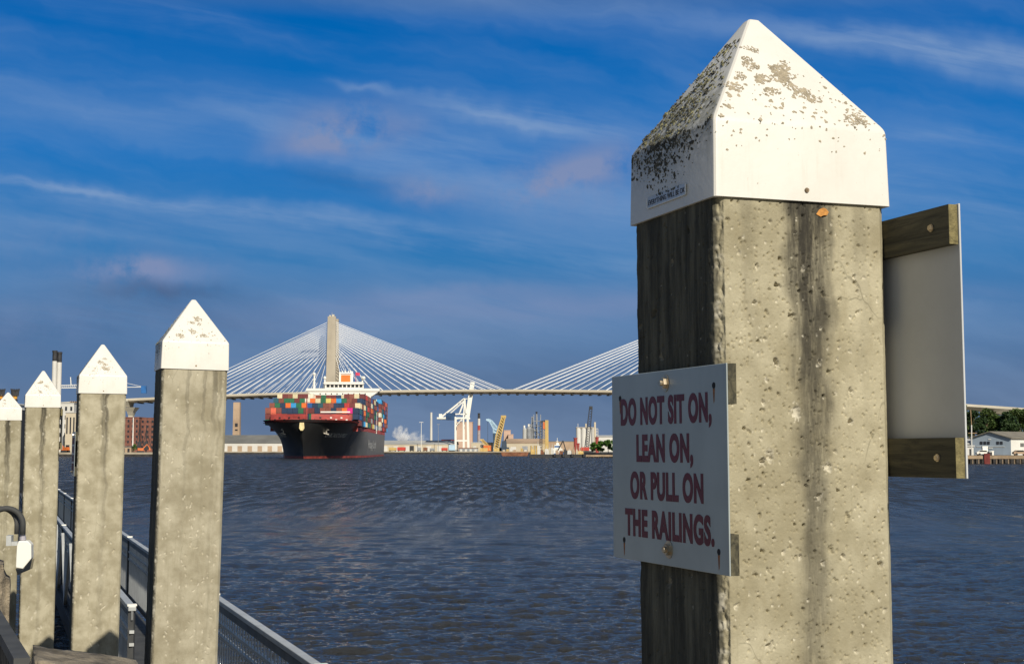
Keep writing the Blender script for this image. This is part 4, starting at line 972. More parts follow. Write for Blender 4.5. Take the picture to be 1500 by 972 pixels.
# steam plumes: volumes
def plume(px, py, Y, sx_, sy_, sz_, dens, label, seed):
    c = at(px, py, Y); m = bpy.data.materials.new('steam'); m.use_nodes = True; N = NT(m.node_tree); N.n.remove(N.n['Principled BSDF'])
    pv = N.new('ShaderNodeVolumePrincipled'); pv.inputs['Color'].default_value = (.99, .99, .99, 1); pv.inputs['Anisotropy'].default_value = -.1
    oc = N.new('ShaderNodeTexCoord').outputs['Object']; x, y, z = N.sep(oc)
    q = N.math('ADD', N.math('ADD', N.math('POWER', N.math('ABSOLUTE', x), 2), N.math('POWER', N.math('ABSOLUTE', y), 2)), N.math('POWER', N.math('ABSOLUTE', z), 2))
    n = N.noise(N.map(oc, (1.6, 1.2, 1.2), loc=(seed, 0, 0)), 1.7, 5, .6)
    d_ = N.smooth(N.math('SUBTRACT', n, N.math('MULTIPLY', q, .30)), .33, .5)
    N.put(pv.inputs['Density'], N.math('MULTIPLY', d_, dens)); N.l.new(pv.outputs[0], N.n['Material Output'].inputs['Volume'])
    mb = MB(); bm = bmesh.new(); bmesh.ops.create_icosphere(bm, subdivisions=3, radius=1.15); me = bpy.data.meshes.new('steam'); bm.to_mesh(me); bm.free(); me.materials.append(m)
    o = bpy.data.objects.new('steam', me); COL.objects.link(o); o.location = c; o.scale = (sx_, sy_, sz_); tag(o, label, 'steam', kind='stuff')
plume(588, 637, 1600, 12, 12, 13, .16, 'white steam cloud billowing behind the far quay beside the ship stern', 3)
plume(607, 641, 1610, 18, 12, 10, .07, 'thin drifting steam right of the white steam cloud', 8)

# ================================================================== FOREGROUND POSTS
ANG = R(19.6); UC = Vector((math.cos(ANG), math.sin(ANG), 0)); VC = Vector((-math.sin(ANG), math.cos(ANG), 0))
CW, SW = .40, .386       # cap width, shaft width
def concrete(name, streaks, seed):
    """weathered cast concrete: mottling, dark run-off streaks, algae on the face turned from the sun"""
    m = bpy.data.materials.new(name); m.use_nodes = True; N = NT(m.node_tree); b = N.n['Principled BSDF']
    b.inputs['Roughness'].default_value = .92; b.inputs['Specular IOR Level'].default_value = .2; sh_ = 1 + .10 * math.sin(seed * 2.3)
    oc = N.map(N.new('ShaderNodeTexCoord').outputs['Object'], loc=(seed * 3.1, seed * 1.7, 0)); raw = N.new('ShaderNodeTexCoord').outputs['Object']
    x, y, z = N.sep(raw)
    n1 = N.noise(oc, 7, 6, .6); n2 = N.noise(N.map(oc, (1, 1, .35)), 26, 5, .7); n3 = N.noise(oc, 160, 3, .6)
    c = N.mix(N.smooth(n1, .32, .70), (.270, .238, .162), (.425, .386, .285))
    c = N.mix(N.math('MULTIPLY', N.smooth(n2, .50, .75), .5), c, (.265, .228, .15))
    c = N.mix(N.math('MULTIPLY', N.smooth(n3, .60, .75), .38), c, (.17, .150, .100))
    c = N.mix(N.math('MULTIPLY', N.smooth(n3, .36, .24), .40), c, (.52, .47, .33))
    run = N.noise(N.map(oc, (34, 34, 1.3)), 1.0, 5, .7)
    c = N.mix(N.math('MULTIPLY', N.smooth(run, .58, .76), .40), c, (.17, .150, .095))
    for (u0, wd, z1, ln, st) in streaks:
        wob = N.math('MULTIPLY', N.math('SUBTRACT', N.noise(N.map(oc, (3, 3, 6)), 1.0, 4, .6), .5), .09)
        du = N.math('ABSOLUTE', N.math('SUBTRACT', N.math('ADD', x, wob), u0))
        f_ = N.math('DIVIDE', N.math('SUBTRACT', z1, z), ln, clamp=True)
        g_ = N.math('SUBTRACT', 1.0, N.smooth(N.math('SUBTRACT', du, N.math('MULTIPLY', N.math('SUBTRACT', 1.0, f_), wd * .35)), wd * .15, wd * .75))
        a_ = N.math('MULTIPLY', N.math('MULTIPLY', g_, N.math('SUBTRACT', 1.0, N.math('MULTIPLY', f_, .8))), N.smooth(N.noise(N.map(oc, (60, 60, 9)), 1.0, 5, .75), .12, .62))
        c = N.mix(N.math('MULTIPLY', a_, st), c, (.034, .031, .026))
    # algae crust on the side that never sees the sun
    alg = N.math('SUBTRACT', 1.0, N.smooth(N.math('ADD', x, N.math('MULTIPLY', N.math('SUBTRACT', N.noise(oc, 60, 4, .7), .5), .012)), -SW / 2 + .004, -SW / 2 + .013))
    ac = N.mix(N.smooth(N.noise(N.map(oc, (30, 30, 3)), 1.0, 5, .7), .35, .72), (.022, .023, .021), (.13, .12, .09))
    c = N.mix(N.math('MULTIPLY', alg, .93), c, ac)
    at_ = N.new('ShaderNodeAttribute', attribute_name='pale').outputs['Fac']
    c = N.mix(1.0, c, (sh_, sh_, sh_ * (1 + .05 * math.cos(seed))), 'MULTIPLY'); c = N.mix(at_, c, (.62, .58, .47))
    crk = N.new('ShaderNodeTexVoronoi', feature='DISTANCE_TO_EDGE'); crk.inputs['Scale'].default_value = 3.2
    N.l.new(N.mix(.12, oc, N.new('ShaderNodeTexNoise').outputs['Color']), crk.inputs['Vector']); cr_ = N.math('MULTIPLY', N.math('SUBTRACT', 1.0, N.smooth(crk.outputs['Distance'], .0, .006)), N.smooth(n1, .5, .62))
    c = N.mix(N.math('MULTIPLY', cr_, .45), c, (.10, .09, .06))
    N.l.new(c, b.inputs['Base Color'])
    bn = N.new('ShaderNodeBump'); bn.inputs['Strength'].default_value = .35; bn.inputs['Distance'].default_value = .004
    N.l.new(N.math('ADD', N.noise(oc, 220, 4, .6), n2), bn.inputs['Height']); N.l.new(bn.outputs[0], b.inputs['Normal'])
    return m

def shaft(name, parent, z0, zfine, z1, fine, material, npit, seed, big=False):
    palep = .10 if big else .22
    """square concrete pile with blow-holes, spalls and a chipped arris, as one displaced tube"""
    r_ = np.random.default_rng(seed); h = SW / 2; ch = .016
    # perimeter: left face, chamfer, front face, chamfer, right, back
    def seg(a, b_, n): return [(a[0] + (b_[0] - a[0]) * t, a[1] + (b_[1] - a[1]) * t) for t in np.linspace(0, 1, n, endpoint=False)]
    nF = int(SW / fine); nL = max(24, int(SW / fine * .6)); nC = max(4, int(.022 / fine))
    pts = []; face = []
    for k__, (a, b_, n) in enumerate((((-h, h - ch), (-h, -h + ch), nL), ((-h, -h + ch), (-h + ch, -h), nC), ((-h + ch, -h), (h - ch, -h), nF), ((h - ch, -h), (h, -h + ch), nC), ((h, -h + ch), (h, h - ch), 16), ((h, h - ch), (h - ch, h), 3), ((h - ch, h), (-h + ch, h), 8), ((-h + ch, h), (-h, h - ch), 3))):
        s_ = seg(a, b_, n); pts += s_; face += [k__] * len(s_)
    pts = np.array(pts); face = np.array(face)
    zs = np.concatenate([np.linspace(z0, zfine, 14)[:-1], np.arange(zfine, z1, fine * 1.15), [z1]])
    per = np.concatenate([[0], np.cumsum(np.linalg.norm(np.diff(pts, axis=0), axis=1))])
    S, Z = np.meshgrid(per, zs); X = np.tile(pts[:, 0], (len(zs), 1)); Y = np.tile(pts[:, 1], (len(zs), 1)); FC = np.tile(face, (len(zs), 1))
    nx = np.array([-1, -.7071, 0, .7071, 1, .7071, 0, -.7071])[FC]; ny = np.array([0, -.7071, -1, -.7071, 0, .7071, 1, .7071])[FC]
    D = (fbm(S * 18, Z * 18, seed, 5) - .45) * .0014 + (fbm(S * 120, Z * 120, seed + 9, 3) - .4) * .0009
    # chipped corner between shaded and sunny face
    ed = np.exp(-(((S - per[np.argmax(face == 1)] - .010) / .011) ** 2))
    D -= ed * (np.abs(fbm(S * 70, Z * 45, seed + 20, 4) - .42) * .024 + .001) * (1.0 if big else .6)
    D += np.where(FC == 0, (fbm(S * 60, Z * 40, seed + 33, 4) - .45) * .0035, 0)
    pale = np.zeros_like(X); pale += np.clip(ed * (fbm(S * 50, Z * 60, seed + 40, 3) - .52) * 3, 0, .5)
    sF = per[np.argmax(face == 2)]; LF = SW - 2 * ch
    dz = fine * 1.15
    for i in range(npit):
        if r_.random() < .86: s0 = sF + r_.uniform(0.004, LF - .004)
        else: s0 = r_.uniform(.01, sF - .03)
        zc = r_.uniform(zfine, z1); kind = r_.random()
        rad_ = r_.uniform(.0010, .0024) if kind < .93 else (r_.uniform(.0026, .0044) if kind < .990 else r_.uniform(.005, .008))
        rad_ = max(rad_, fine * .8); dep = rad_ * r_.uniform(1.4, 2.6) if rad_ < .006 else .007
        ecc = r_.uniform(.8, 1.7) if big else r_.uniform(1.2, 4.5); th = r_.normal(0, .5)
        jr = np.searchsorted(zs, [zc - rad_ * 3, zc + rad_ * 3]); jc = np.searchsorted(per, [s0 - rad_ * 3, s0 + rad_ * 3])
        if jr[1] <= jr[0] or jc[1] <= jc[0]: continue
        sl_ = (slice(*jr), slice(*jc)); a = S[sl_] - s0; b_ = Z[sl_] - zc
        a2 = (a * math.cos(th) + b_ * math.sin(th)); b2 = (-a * math.sin(th) + b_ * math.cos(th)) / ecc
        q = np.sqrt(a2 ** 2 + b2 ** 2) / rad_ * (1 + .9 * (vnoise(S[sl_] * 330, Z[sl_] * 330, seed + 50) - .5))
        D[sl_] -= dep * np.clip(1.25 - q ** 2 * 1.0, 0, 1)
        if r_.random() < palep * (1 if rad_ < .0032 else 5): pale[sl_] = np.maximum(pale[sl_], np.clip((1.35 - q) * 2.2, 0, 1) * (r_.uniform(.25, .65) if big else r_.uniform(.15, .55)))
    X = X + nx * D; Y = Y + ny * D
    return grid_object(name, X, Y, Z, material, parent, {'pale': pale}, closed=True)

m_cap = mat('cap_white', (.69, .665, .60), .42, 0, .035, 5, bump=.05, bscale=30, streak=.05)
def capmat():
    m = bpy.data.materials.new('cap_white_weathered'); m.use_nodes = True; N = NT(m.node_tree); b = N.n['Principled BSDF']; b.inputs['Roughness'].default_value = .45
    oc = N.new('ShaderNodeTexCoord').outputs['Object']; gen_ = N.new('ShaderNodeTexCoord').outputs['Generated']; x, y, z = N.sep(oc); gz = N.sep(gen_)[2]
    a = N.noise(oc, 9, 6, .65); f2 = N.noise(oc, 55, 5, .7)
    c = N.mix(N.smooth(a, .3, .7), (.66, .635, .57), (.71, .685, .62))
    dr = N.noise(N.map(oc, (45, 45, 3)), 1.0, 5, .7); c = N.mix(N.math('MULTIPLY', N.smooth(dr, .55, .8), .35), c, (.50, .46, .37))
    c = N.mix(N.math('MULTIPLY', N.smooth(N.noise(oc, 130, 3, .7), .66, .78), .5), c, (.42, .38, .30))
    lf = N.smooth(N.math('SUBTRACT', N.math('MULTIPLY', x, -1.0), N.math('ABSOLUTE', y)), -.002, .02)
    band = N.math('EXPONENT', N.math('MULTIPLY', N.math('POWER', N.math('ABSOLUTE', N.math('DIVIDE', N.math('SUBTRACT', gz, .42), .20)), 2.0), -1.0))
    film = N.math('MULTIPLY', N.math('MULTIPLY', lf, band), N.smooth(N.math('ADD', N.math('MULTIPLY', f2, .6), N.math('MULTIPLY', a, .4)), .33, .54))
    c = N.mix(N.math('MULTIPLY', film, .88), c, (.17, .165, .12)); N.l.new(c, b.inputs['Base Color'])
    bn = N.new('ShaderNodeBump'); bn.inputs['Strength'].default_value = .12; bn.inputs['Distance'].default_value = .004; N.l.new(f2, bn.inputs['Height']); N.l.new(bn.outputs[0], b.inputs['Normal']); return m
m_cap = capmat()
m_lich = mat('lichen_tan', (.40, .34, .24), .95, 0, .25, 60, bump=.5, bscale=300)
m_lichd = mat('lichen_dark', (.075, .073, .055), .95, 0, .8, 45, bump=.6, bscale=200)
m_licho = mat('lichen_olive', (.22, .21, .11), .95, 0, .6, 60, bump=.6, bscale=200)
m_screw = mat('screw_metal', (.30, .22, .14), .45, .7, .4, 80)

def capmesh(parent, zb, ze, za):
    h = CW / 2; tw = .012; bm = bmesh.new()
    rows = [[bm.verts.new((a * w_, b_ * w_, z)) for a, b_ in ((-1, -1), (1, -1), (1, 1), (-1, 1))] for w_, z in ((h, zb), (h * .985, ze), (tw, za))]
    for i in range(2):
        for q in range(4): bm.faces.new((rows[i][q], rows[i][(q + 1) % 4], rows[i + 1][(q + 1) % 4], rows[i + 1][q]))
    bm.faces.new(rows[2]); bm.faces.new(rows[0][::-1])
    eds = [e for e in bm.edges if not all(v in rows[0] for v in e.verts)]
    bmesh.ops.bevel(bm, geom=eds, offset=.009, segments=3, affect='EDGES', profile=.6)
    bmesh.ops.recalc_face_normals(bm, faces=bm.faces)
    me = bpy.data.meshes.new('cap'); bm.to_mesh(me); bm.free(); me.materials.append(m_cap)
    me.polygons.foreach_set('use_smooth', [True] * len(me.polygons)); me.set_sharp_from_angle(angle=R(18))
    o = bpy.data.objects.new('cap', me); COL.objects.link(o); o.parent = parent; return o

def crust(mb, p, n, t, r, hgt, r_, mi=0, ecc=1.0):
    """one irregular lichen patch lying on a surface with normal n; t = in-surface axis"""
    b_ = n.cross(t).normalized(); k_ = 7 + int(r / .004); k_ = min(k_, 26); ph = r_.uniform(0, 6)
    ring = []; 
    for q in range(k_):
        a = q / k_ * 6.283; rr = r * (1 + .28 * math.sin(2 * a + ph) + .2 * math.sin(3 * a + 2 * ph) + r_.uniform(-.22, .22))
        ring.append(p + (t * math.cos(a) * ecc + b_ * math.sin(a)) * rr)
    vs = [v + n * .0003 for v in ring] + [p + (v - p) * .82 + n * hgt for v in ring]
    vs.append(p + n * hgt * 1.1)
    mb.add(vs, [(q, (q + 1) % k_, k_ + (q + 1) % k_, k_ + q) for q in range(k_)] + [(k_ + q, k_ + (q + 1) % k_, 2 * k_) for q in range(k_)], mi)

def post(label, px, yb, ye, ya, Y, seed, fine, zfine, npit, streaks, lean=(0, 0), lich=1.0, big=False, xoff=0.0):
    corner = at(px, (yb + ye) / 2, Y); ctr = corner + (UC + VC) * CW / 2
    t = thing('concrete_post', label, 'post', (ctr.x + xoff, ctr.y, 0), ANG, 'white-capped concrete posts along the pier')
    zb, ze = at(px, yb, Y).z, at(px, ye, Y).z; za = at(px, ya, Y + .26).z
    if lean != (0, 0): # a pile that leans a little: tilt about its cap
        Mt = Matrix.Translation((ctr.x, ctr.y, zb)) @ Matrix.Rotation(lean[0], 4, 'Y') @ Matrix.Rotation(lean[1], 4, 'X') @ Matrix.Translation((0, 0, -zb)) @ Matrix.Rotation(ANG, 4, 'Z'); t.matrix_world = Mt
    cm = concrete('post_concrete', [(u, w_, zb + .01, ln, st) for u, w_, ln, st in streaks], seed)
    shaft('shaft', t, -2.5, zfine, zb + .03, fine, cm, npit, seed, big)
    cap = capmesh(t, zb, ze, za); h = CW / 2
    r_ = random.Random(seed * 13 + 1)
    # surfaces: front pyramid slope, left slope, front skirt, left skirt
    hb_ = h * .985; sl_n = Vector((0, -(za - ze), hb_ - .012)).normalized(); sl_l = Vector((-(za - ze), 0, hb_ - .012)).normalized(); wf = lambda f: hb_ * (1 - f) + .012 * f
    def on_front(u, f): return Vector((u * wf(f), -wf(f), ze + f * (za - ze)))
    def on_left(u, f): return Vector((-wf(f), u * wf(f), ze + f * (za - ze)))
    tx_ = Vector((1, 0, 0)); ty_ = Vector((0, 1, 0))
    def colony(mb, p, n, tt, r, e):
        b2 = n.cross(tt).normalized(); ph = r_.uniform(0, 6)
        for q in range(int(70 * (r / .014) ** 1.3) + 12):
            a = r_.uniform(0, 6.283); rr = r * math.sqrt(r_.random()) * (1 + .3 * math.sin(2 * a + ph) + .22 * math.sin(3 * a + 2 * ph) + .12 * math.sin(7 * a)) * (1.0 if r_.random() < .9 else 1.3)
            crust(mb, p + tt * math.cos(a) * rr * e + b2 * math.sin(a) * rr, n, tt, r * r_.choice((.07, .1, .14, .2)), r_.uniform(.0006, .0011), r_)
    lt, ld_, lo_ = MB(), MB(), MB()
    if big:
        for u, f, r, e in ((-.58, .68, .011, 1.5), (-.63, .53, .016, 1.2), (-.78, .40, .011, 1.2), (-.84, .29, .015, 1.2), (-.38, .39, .017, 1.0), (-.27, .28, .014, 1.3), (.06, .50, .021, 1.2), (-.02, .40, .017, 1.2), (.10, .44, .017, 1.0), (.20, .30, .017, 1.4), (.34, .25, .014, 1.5), (.70, .08, .015, 1.8), (.80, .07, .012, 1.6), (-.90, .21, .007, 1), (-.86, .10, .006, 1)):
            colony(lt, on_front(u, f), sl_n, tx_, r, e) if r > .0075 else crust(lt, on_front(u, f), sl_n, tx_, r, .001, r_)
    else:
        for i in range(r_.randint(3, 9)): colony(lt, on_front(r_.uniform(-.55, .35), r_.uniform(.1, .55)), sl_n, tx_, r_.uniform(.009, .019), r_.uniform(1, 1.5))
    for i in range(int(110 * lich)):
        f = abs(r_.gauss(.18, .16)); u = r_.uniform(-.95, .95)
        if f > .75: continue
        crust(lt, on_front(u, f), sl_n, tx_, r_.choice((.0012, .0016, .002, .003, .0045)), .0007, r_)
    for i in range(int(46 * lich)):
        zz_ = ze - abs(r_.gauss(0, .035)); u = r_.uniform(-.98, .98)
        if zz_ > zb + .02: crust(lt, Vector((u * h * .99, -h * (.985 + .015 * (ze - zz_) / (ze - zb)) - .0002, zz_)), Vector((0, -1, 0)), tx_, r_.choice((.0011, .0015, .002, .0028)), .0006, r_)
    for i in range(int(330 * (lich if not big else 5.5))):     # crusty growth on the shaded slope
        f = r_.random() ** 1.3 * .80; u = r_.uniform(-.97, .97)
        edge_ = (.30 + .70 * math.exp(-((f - .30) / .22) ** 2)) * (.35 + 1.3 * max(0, math.sin(u * 7 + f * 9 + 1) * math.sin(u * 11 - f * 15)) + .5 * math.exp(-((u - .1) / .4) ** 2)) * min(1, .2 + .9 * max(0, u + .95))
        if r_.random() > edge_: continue
        crust(ld_ if r_.random() < .55 else lo_, on_left(u, f), sl_l, ty_, r_.choice((.001, .0014, .002, .0028, .0045)) if big else r_.choice((.002, .003, .004, .006)), r_.uniform(.0008, .003), r_)
    for i in range(int(300 * (lich if not big else 2.2))):     # black specks running down the shaded skirt
        u = max(-.93, min(.93, r_.gauss(.15, .42))); zz_ = ze - abs(r_.gauss(0, .30)) * (ze - zb) * (1.15 - abs(u - .15) * .7)
        if zz_ < zb + .05 and big or zz_ < zb + .01: continue
        crust(ld_, Vector((-h * (.985 + .015 * (ze - zz_) / (ze - zb)) - .0002, u * h, zz_)), Vector((-1, 0, 0)), ty_, r_.choice((.0009, .0013, .0018, .0025, .004)), .0009, r_)
    lt.build('lichen', m_lich, cap, recalc=False); ld_.build('lichen', m_lichd, cap, recalc=False); lo_.build('lichen', m_licho, cap, recalc=False)
    sw = MB(); cz = zb + .022; sw.tube([(.005, -h - .001, cz), (.005, -h - .0035, cz)], [.0052, .004], 12); sw.tube([(.005, -h - .0035, cz), (.005, -h - .0042, cz)], .0018, 6); sw.build('screw', m_screw, cap)
    return t, ctr, zb, ze, za

big, bc, bzb, bze, bza = post('nearest concrete post, largest, carrying the red-lettered railing notice', 1046, 286, 169, 31, 2.745, 3, .0018, 3.42, 2300,
     [(-.010, .050, .62, 1.0), (.012, .040, 1.5, .95), (.045, .028, .5, .7), (-.13, .02, .4, .25), (.13, .02, .5, .2)], lean=(R(-.25), 0), big=True)
p2 = post('concrete post with tan blotched cap standing left of the ship', 236, 539.5, 499, 439, 8.47, 11, .004, 2.2, 230,
     [(.12, .02, .5, .5), (.06, .012, .6, .4), (-.04, .015, .9, .35), (.15, .01, .9, .3)], lean=(R(1.05), 0), lich=.5)
p3 = post('concrete post with narrow red-lettered notice on its shaded side', 115, 575.5, 549, 504.5, 12.1, 17, .006, 2.0, 70, [(.02, .035, .7, .75), (.04, .018, 1.4, .5)], lean=(R(.45), 0), lich=.6)
p4 = post('concrete post with brown-speckled cap before the twin chimneys', 36.4, 596, 578, 543, 16.6, 23, .008, 1.6, 60, [(.0, .03, 1.2, .9), (.02, .02, 1.9, .5)], lean=(R(.1), 0), lich=1.0)
p5 = post('farthest concrete post, cut by the photo edge below the smokestacks', -10, 615, 597, 574.5, 21.0, 29, .01, 1.5, 50, [(.0, .04, 1.2, .95), (.03, .02, 2, .6)], lich=1.0)
# orange rust bloom on the big post just under its cap
m_rustb = mat('rust_bloom', (.52, .24, .06), .95, 0, .3, 90)
b = MB(); crust(b, Vector((.045, -SW / 2 - .0012, bzb - .018)), Vector((0, -1, 0)), Vector((1, 0, 0)), .011, .0005, random.Random(4)); b.build('rust_spot', m_rustb, big)

# sticker on the shaded skirt of the big cap
st = MB(); st.bx(-.0925, .0925, -.0009, 0, -.0115, .0115)
m_plate = mat('sticker_grey', (.50, .52, .54), .4, .1, .1, 20); stk = st.build('sticker', m_plate, big)
stk.rotation_euler = (0, 0, R(-90)); stk.location = (-CW / 2 - .0012, -CW / 2 + .2115, bzb + .0335)
e_ = MB(); e_.bx(-.0925, .0925, -.0016, -.0004, -.0118, -.0098); e_.bx(-.0935, -.0905, -.0016, -.0004, -.0118, .0115); e_.bx(.089, .0935, -.0016, -.0004, -.0118, .0115); e_.build('border', m_wht, stk)
tx = text_obj('EVERYTHING WILL BE OK', 'lettering', .172, .0105, mat('sticker_ink', (.02, .02, .03), .6), stk, .0, .0003, 1.05); tx.location = (.002, -.0012, -.0055)
s_ = MB(); r_ = random.Random(3)
for i in range(26): crust(s_, Vector((r_.uniform(-.05, .06), -.001, .0095 + r_.uniform(-.001, .003))), Vector((0, -1, 0)), Vector((1, 0, 0)), r_.uniform(.001, .003), .0004, r_)
s_.build('torn_edge', m_lichd, stk, recalc=False)

# ------------------------------------------------------------------ signs
m_plateg = mat('sign_plate', (.37, .41, .40), .34, 0, .10, 4, streak=.12); m_plback = mat('sign_back', (.52, .53, .53), .5, 0, .10, 3, streak=.12)
m_maroon = mat('sign_ink', (.12, .007, .012), .5, 0, .15, 30)
m_bolt = mat('bolt_metal', (.50, .42, .30), .35, .8, .25, 60); m_hole = mat('hole_dark', (.012, .010, .010), .8); m_stainr = mat('rust_run', (.26, .11, .045), .9, 0, .4, 90)
def woodmat():
    m = bpy.data.materials.new('batten_wood'); m.use_nodes = True; N = NT(m.node_tree); b = N.n['Principled BSDF']; oc = N.new('ShaderNodeTexCoord').outputs['Object']
    g_ = N.noise(N.map(oc, (3, 60, 55)), 1.0, 6, .65, .6); s2 = N.noise(N.map(oc, (9, 30, 30)), 1.0, 4, .7)
    c = N.mix(N.smooth(g_, .3, .7), (.028, .027, .018), (.115, .102, .060)); c = N.mix(N.math('MULTIPLY', N.smooth(s2, .52, .72), .8), c, (.025, .023, .018))
    N.l.new(c, b.inputs['Base Color']); b.inputs['Roughness'].default_value = .9
    bn = N.new('ShaderNodeBump'); bn.inputs['Strength'].default_value = .7; bn.inputs['Distance'].default_value = .004; N.l.new(g_, bn.inputs['Height']); N.l.new(bn.outputs[0], b.inputs['Normal']); return m
m_wood = woodmat()
m_endg = mat('batten_end', (.18, .15, .065), .9, 0, .35, 60, bump=.4, bscale=200)
def hexbolt(p, r, parent, name='bolt'):
    b = MB(); p = Vector(p); b.tube([p, p + Vector((0, -.0015, 0))], r * 1.9, 16); b.tube([p + Vector((0, -.0015, 0)), p + Vector((0, -.0085, 0))], r * 1.2, 6); b.tube([p + Vector((0, -.0085, 0)), p + Vector((0, -.014, 0))], r * .62, 10)
    return b.build(name, m_bolt, parent)
def notice(label, post_t, zt, zb, Wd=.534, near=.075, off=.018, detail=True):
    """white plate on two timber battens against the shaded (left) face of a post; local x runs towards the viewer, -y is the sign's face"""
    pt_, ctr, *_ = post_t; h = SW / 2
    M0 = pt_.matrix_world.copy() if pt_.rotation_euler.x or pt_.rotation_euler.y else Matrix.Translation(pt_.location) @ Matrix.Rotation(pt_.rotation_euler.z, 4, 'Z')
    t = thing('notice_board', label, 'sign', group='notices about the railings'); t.matrix_world = M0 @ Matrix.Translation((-h - .003, -h - near + Wd / 2, (zt + zb) / 2)) @ Matrix.Rotation(R(-90), 4, 'Z')
    H = zt - zb
    b = MB(); b.bx(-Wd / 2, Wd / 2, -off - .003, -off, -H / 2, H / 2); b.build('plate', m_plateg, t, bevel=.0012)
    for zc in (H / 2 - .0385, -H / 2 + .0385):
        b = MB(); b.bx(-Wd / 2 + .02, Wd / 2 - .001, -off + .0005, 0, zc - .038, zc + .038); b.build('batten', m_wood, t)
    if detail:
        xc = -(.199 - .192)
        for body, wd, tc, ft in (('DO NOT SIT ON,', .424, .199, .140), ('LEAN ON,', .264, .199, .337), ('OR PULL ON', .339, .195, .535), ('THE RAILINGS.', .410, .188, .735)):
            tx = text_obj(body, 'lettering', wd, .0505, m_maroon, t, .045, .0004, 1.10); tx.location = (-(tc - (Wd / 2 - near)), -off - .0034, H / 2 - ft * H - .0505)
        for xx, zz_ in ((.005, H / 2 - .026), (.012, -H / 2 + .033)): hexbolt((xx, -off - .003, zz_), .0095, t)
        for xx, zz_ in ((-.222, H / 2 - .050), (.216, H / 2 - .040), (-.208, -H / 2 + .040), (.226, -H / 2 + .042)):
            b = MB(); b.tube([(xx, -off - .0031, zz_), (xx, -off - .0037, zz_)], .0062, 12); b.build('nail_hole', m_hole, t)
            b = MB(); b.prism([(xx - .004, zz_ - .006), (xx + .004, zz_ - .006), (xx + .0016, zz_ - .030), (xx - .0012, zz_ - .034)], 1, -off - .0034, -off - .003); b.build('rust_run', m_stainr, t)
    return t
bigpt = (big, bc)
ntz = lambda py: zat(py, 2.68)
n1 = notice('grey-white notice reading do not sit on the railings, on the nearest post', bigpt, zat(531, 2.68), zat(843, 2.68))
n2 = notice('small edge-on notice with red letters on the third post', p3, zat(632, 12.05), zat(697, 12.05), detail=True)
def backboard(label, post_t, zt, zb, Wd=.60, near=.199, off=.020):
    """sign plate on battens against the right face of a post, seen from behind"""
    pt_, ctr, *_ = post_t; h = SW / 2
    M0 = pt_.matrix_world.copy() if pt_.rotation_euler.x or pt_.rotation_euler.y else Matrix.Translation(pt_.location) @ Matrix.Rotation(pt_.rotation_euler.z, 4, 'Z')
    t = thing('sign_board', label, 'sign', group='boards seen from behind'); t.matrix_world = M0 @ Matrix.Translation((h + .003, -h - near + Wd / 2, (zt + zb) / 2)) @ Matrix.Rotation(R(90), 4, 'Z')
    H = zt - zb
    b = MB(); b.bx(-Wd / 2 - .004, Wd / 2, -off - .004, -off, -H / 2 + .002, H / 2 + .002); b.build('plate', m_plback, t, bevel=.0012)
    for zc in (H / 2 - .038, -H / 2 + .041):
        b = MB(); b.bx(-Wd / 2, Wd / 2 - .02, -off + .0005, 0, zc - .038, zc + .038); bt = b.build('batten', [m_wood, m_endg], t)
        me = bt.data
        for p in me.polygons:
            if p.normal.x < -.9: p.material_index = 1
        b = MB(); p = Vector((-Wd / 2 + .055, 0, zc)); b.tube([p, p + Vector((0, .002, 0))], .0075, 14); b.tube([p + Vector((0, .002, 0)), p + Vector((0, .006, 0))], .0055, 6); b.build('bolt', m_bolt, t)
    return t
s1 = backboard('grey sign plate seen from behind on the right side of the nearest post', bigpt, zat(297, 2.675), zat(704, 2.675))
s2 = backboard('dark narrow sign board seen from behind on the post before the chimneys', p4, zat(599, 16.7), zat(658, 16.7))

# ------------------------------------------------------------------ pier edge: stone piers, black fence, gangway rails
m_stone = mat('stone_rough', (.21, .175, .125), .95, 0, .6, 9, bump=.9, bscale=60)
m_steelg = mat('rail_grey', (.48, .49, .475), .45, .15, .12, 3, streak=.12); m_steeld = mat('rail_dark', (.055, .056, .055), .75, .0, .3, 4); m_black = mat('fence_black', (.022, .023, .026), .5, .2, .3, 6)
m_walk = mat('promenade_paving', (.22, .20, .17), .9, 0, .25, 1.5, bump=.3)
DZ = 2.40
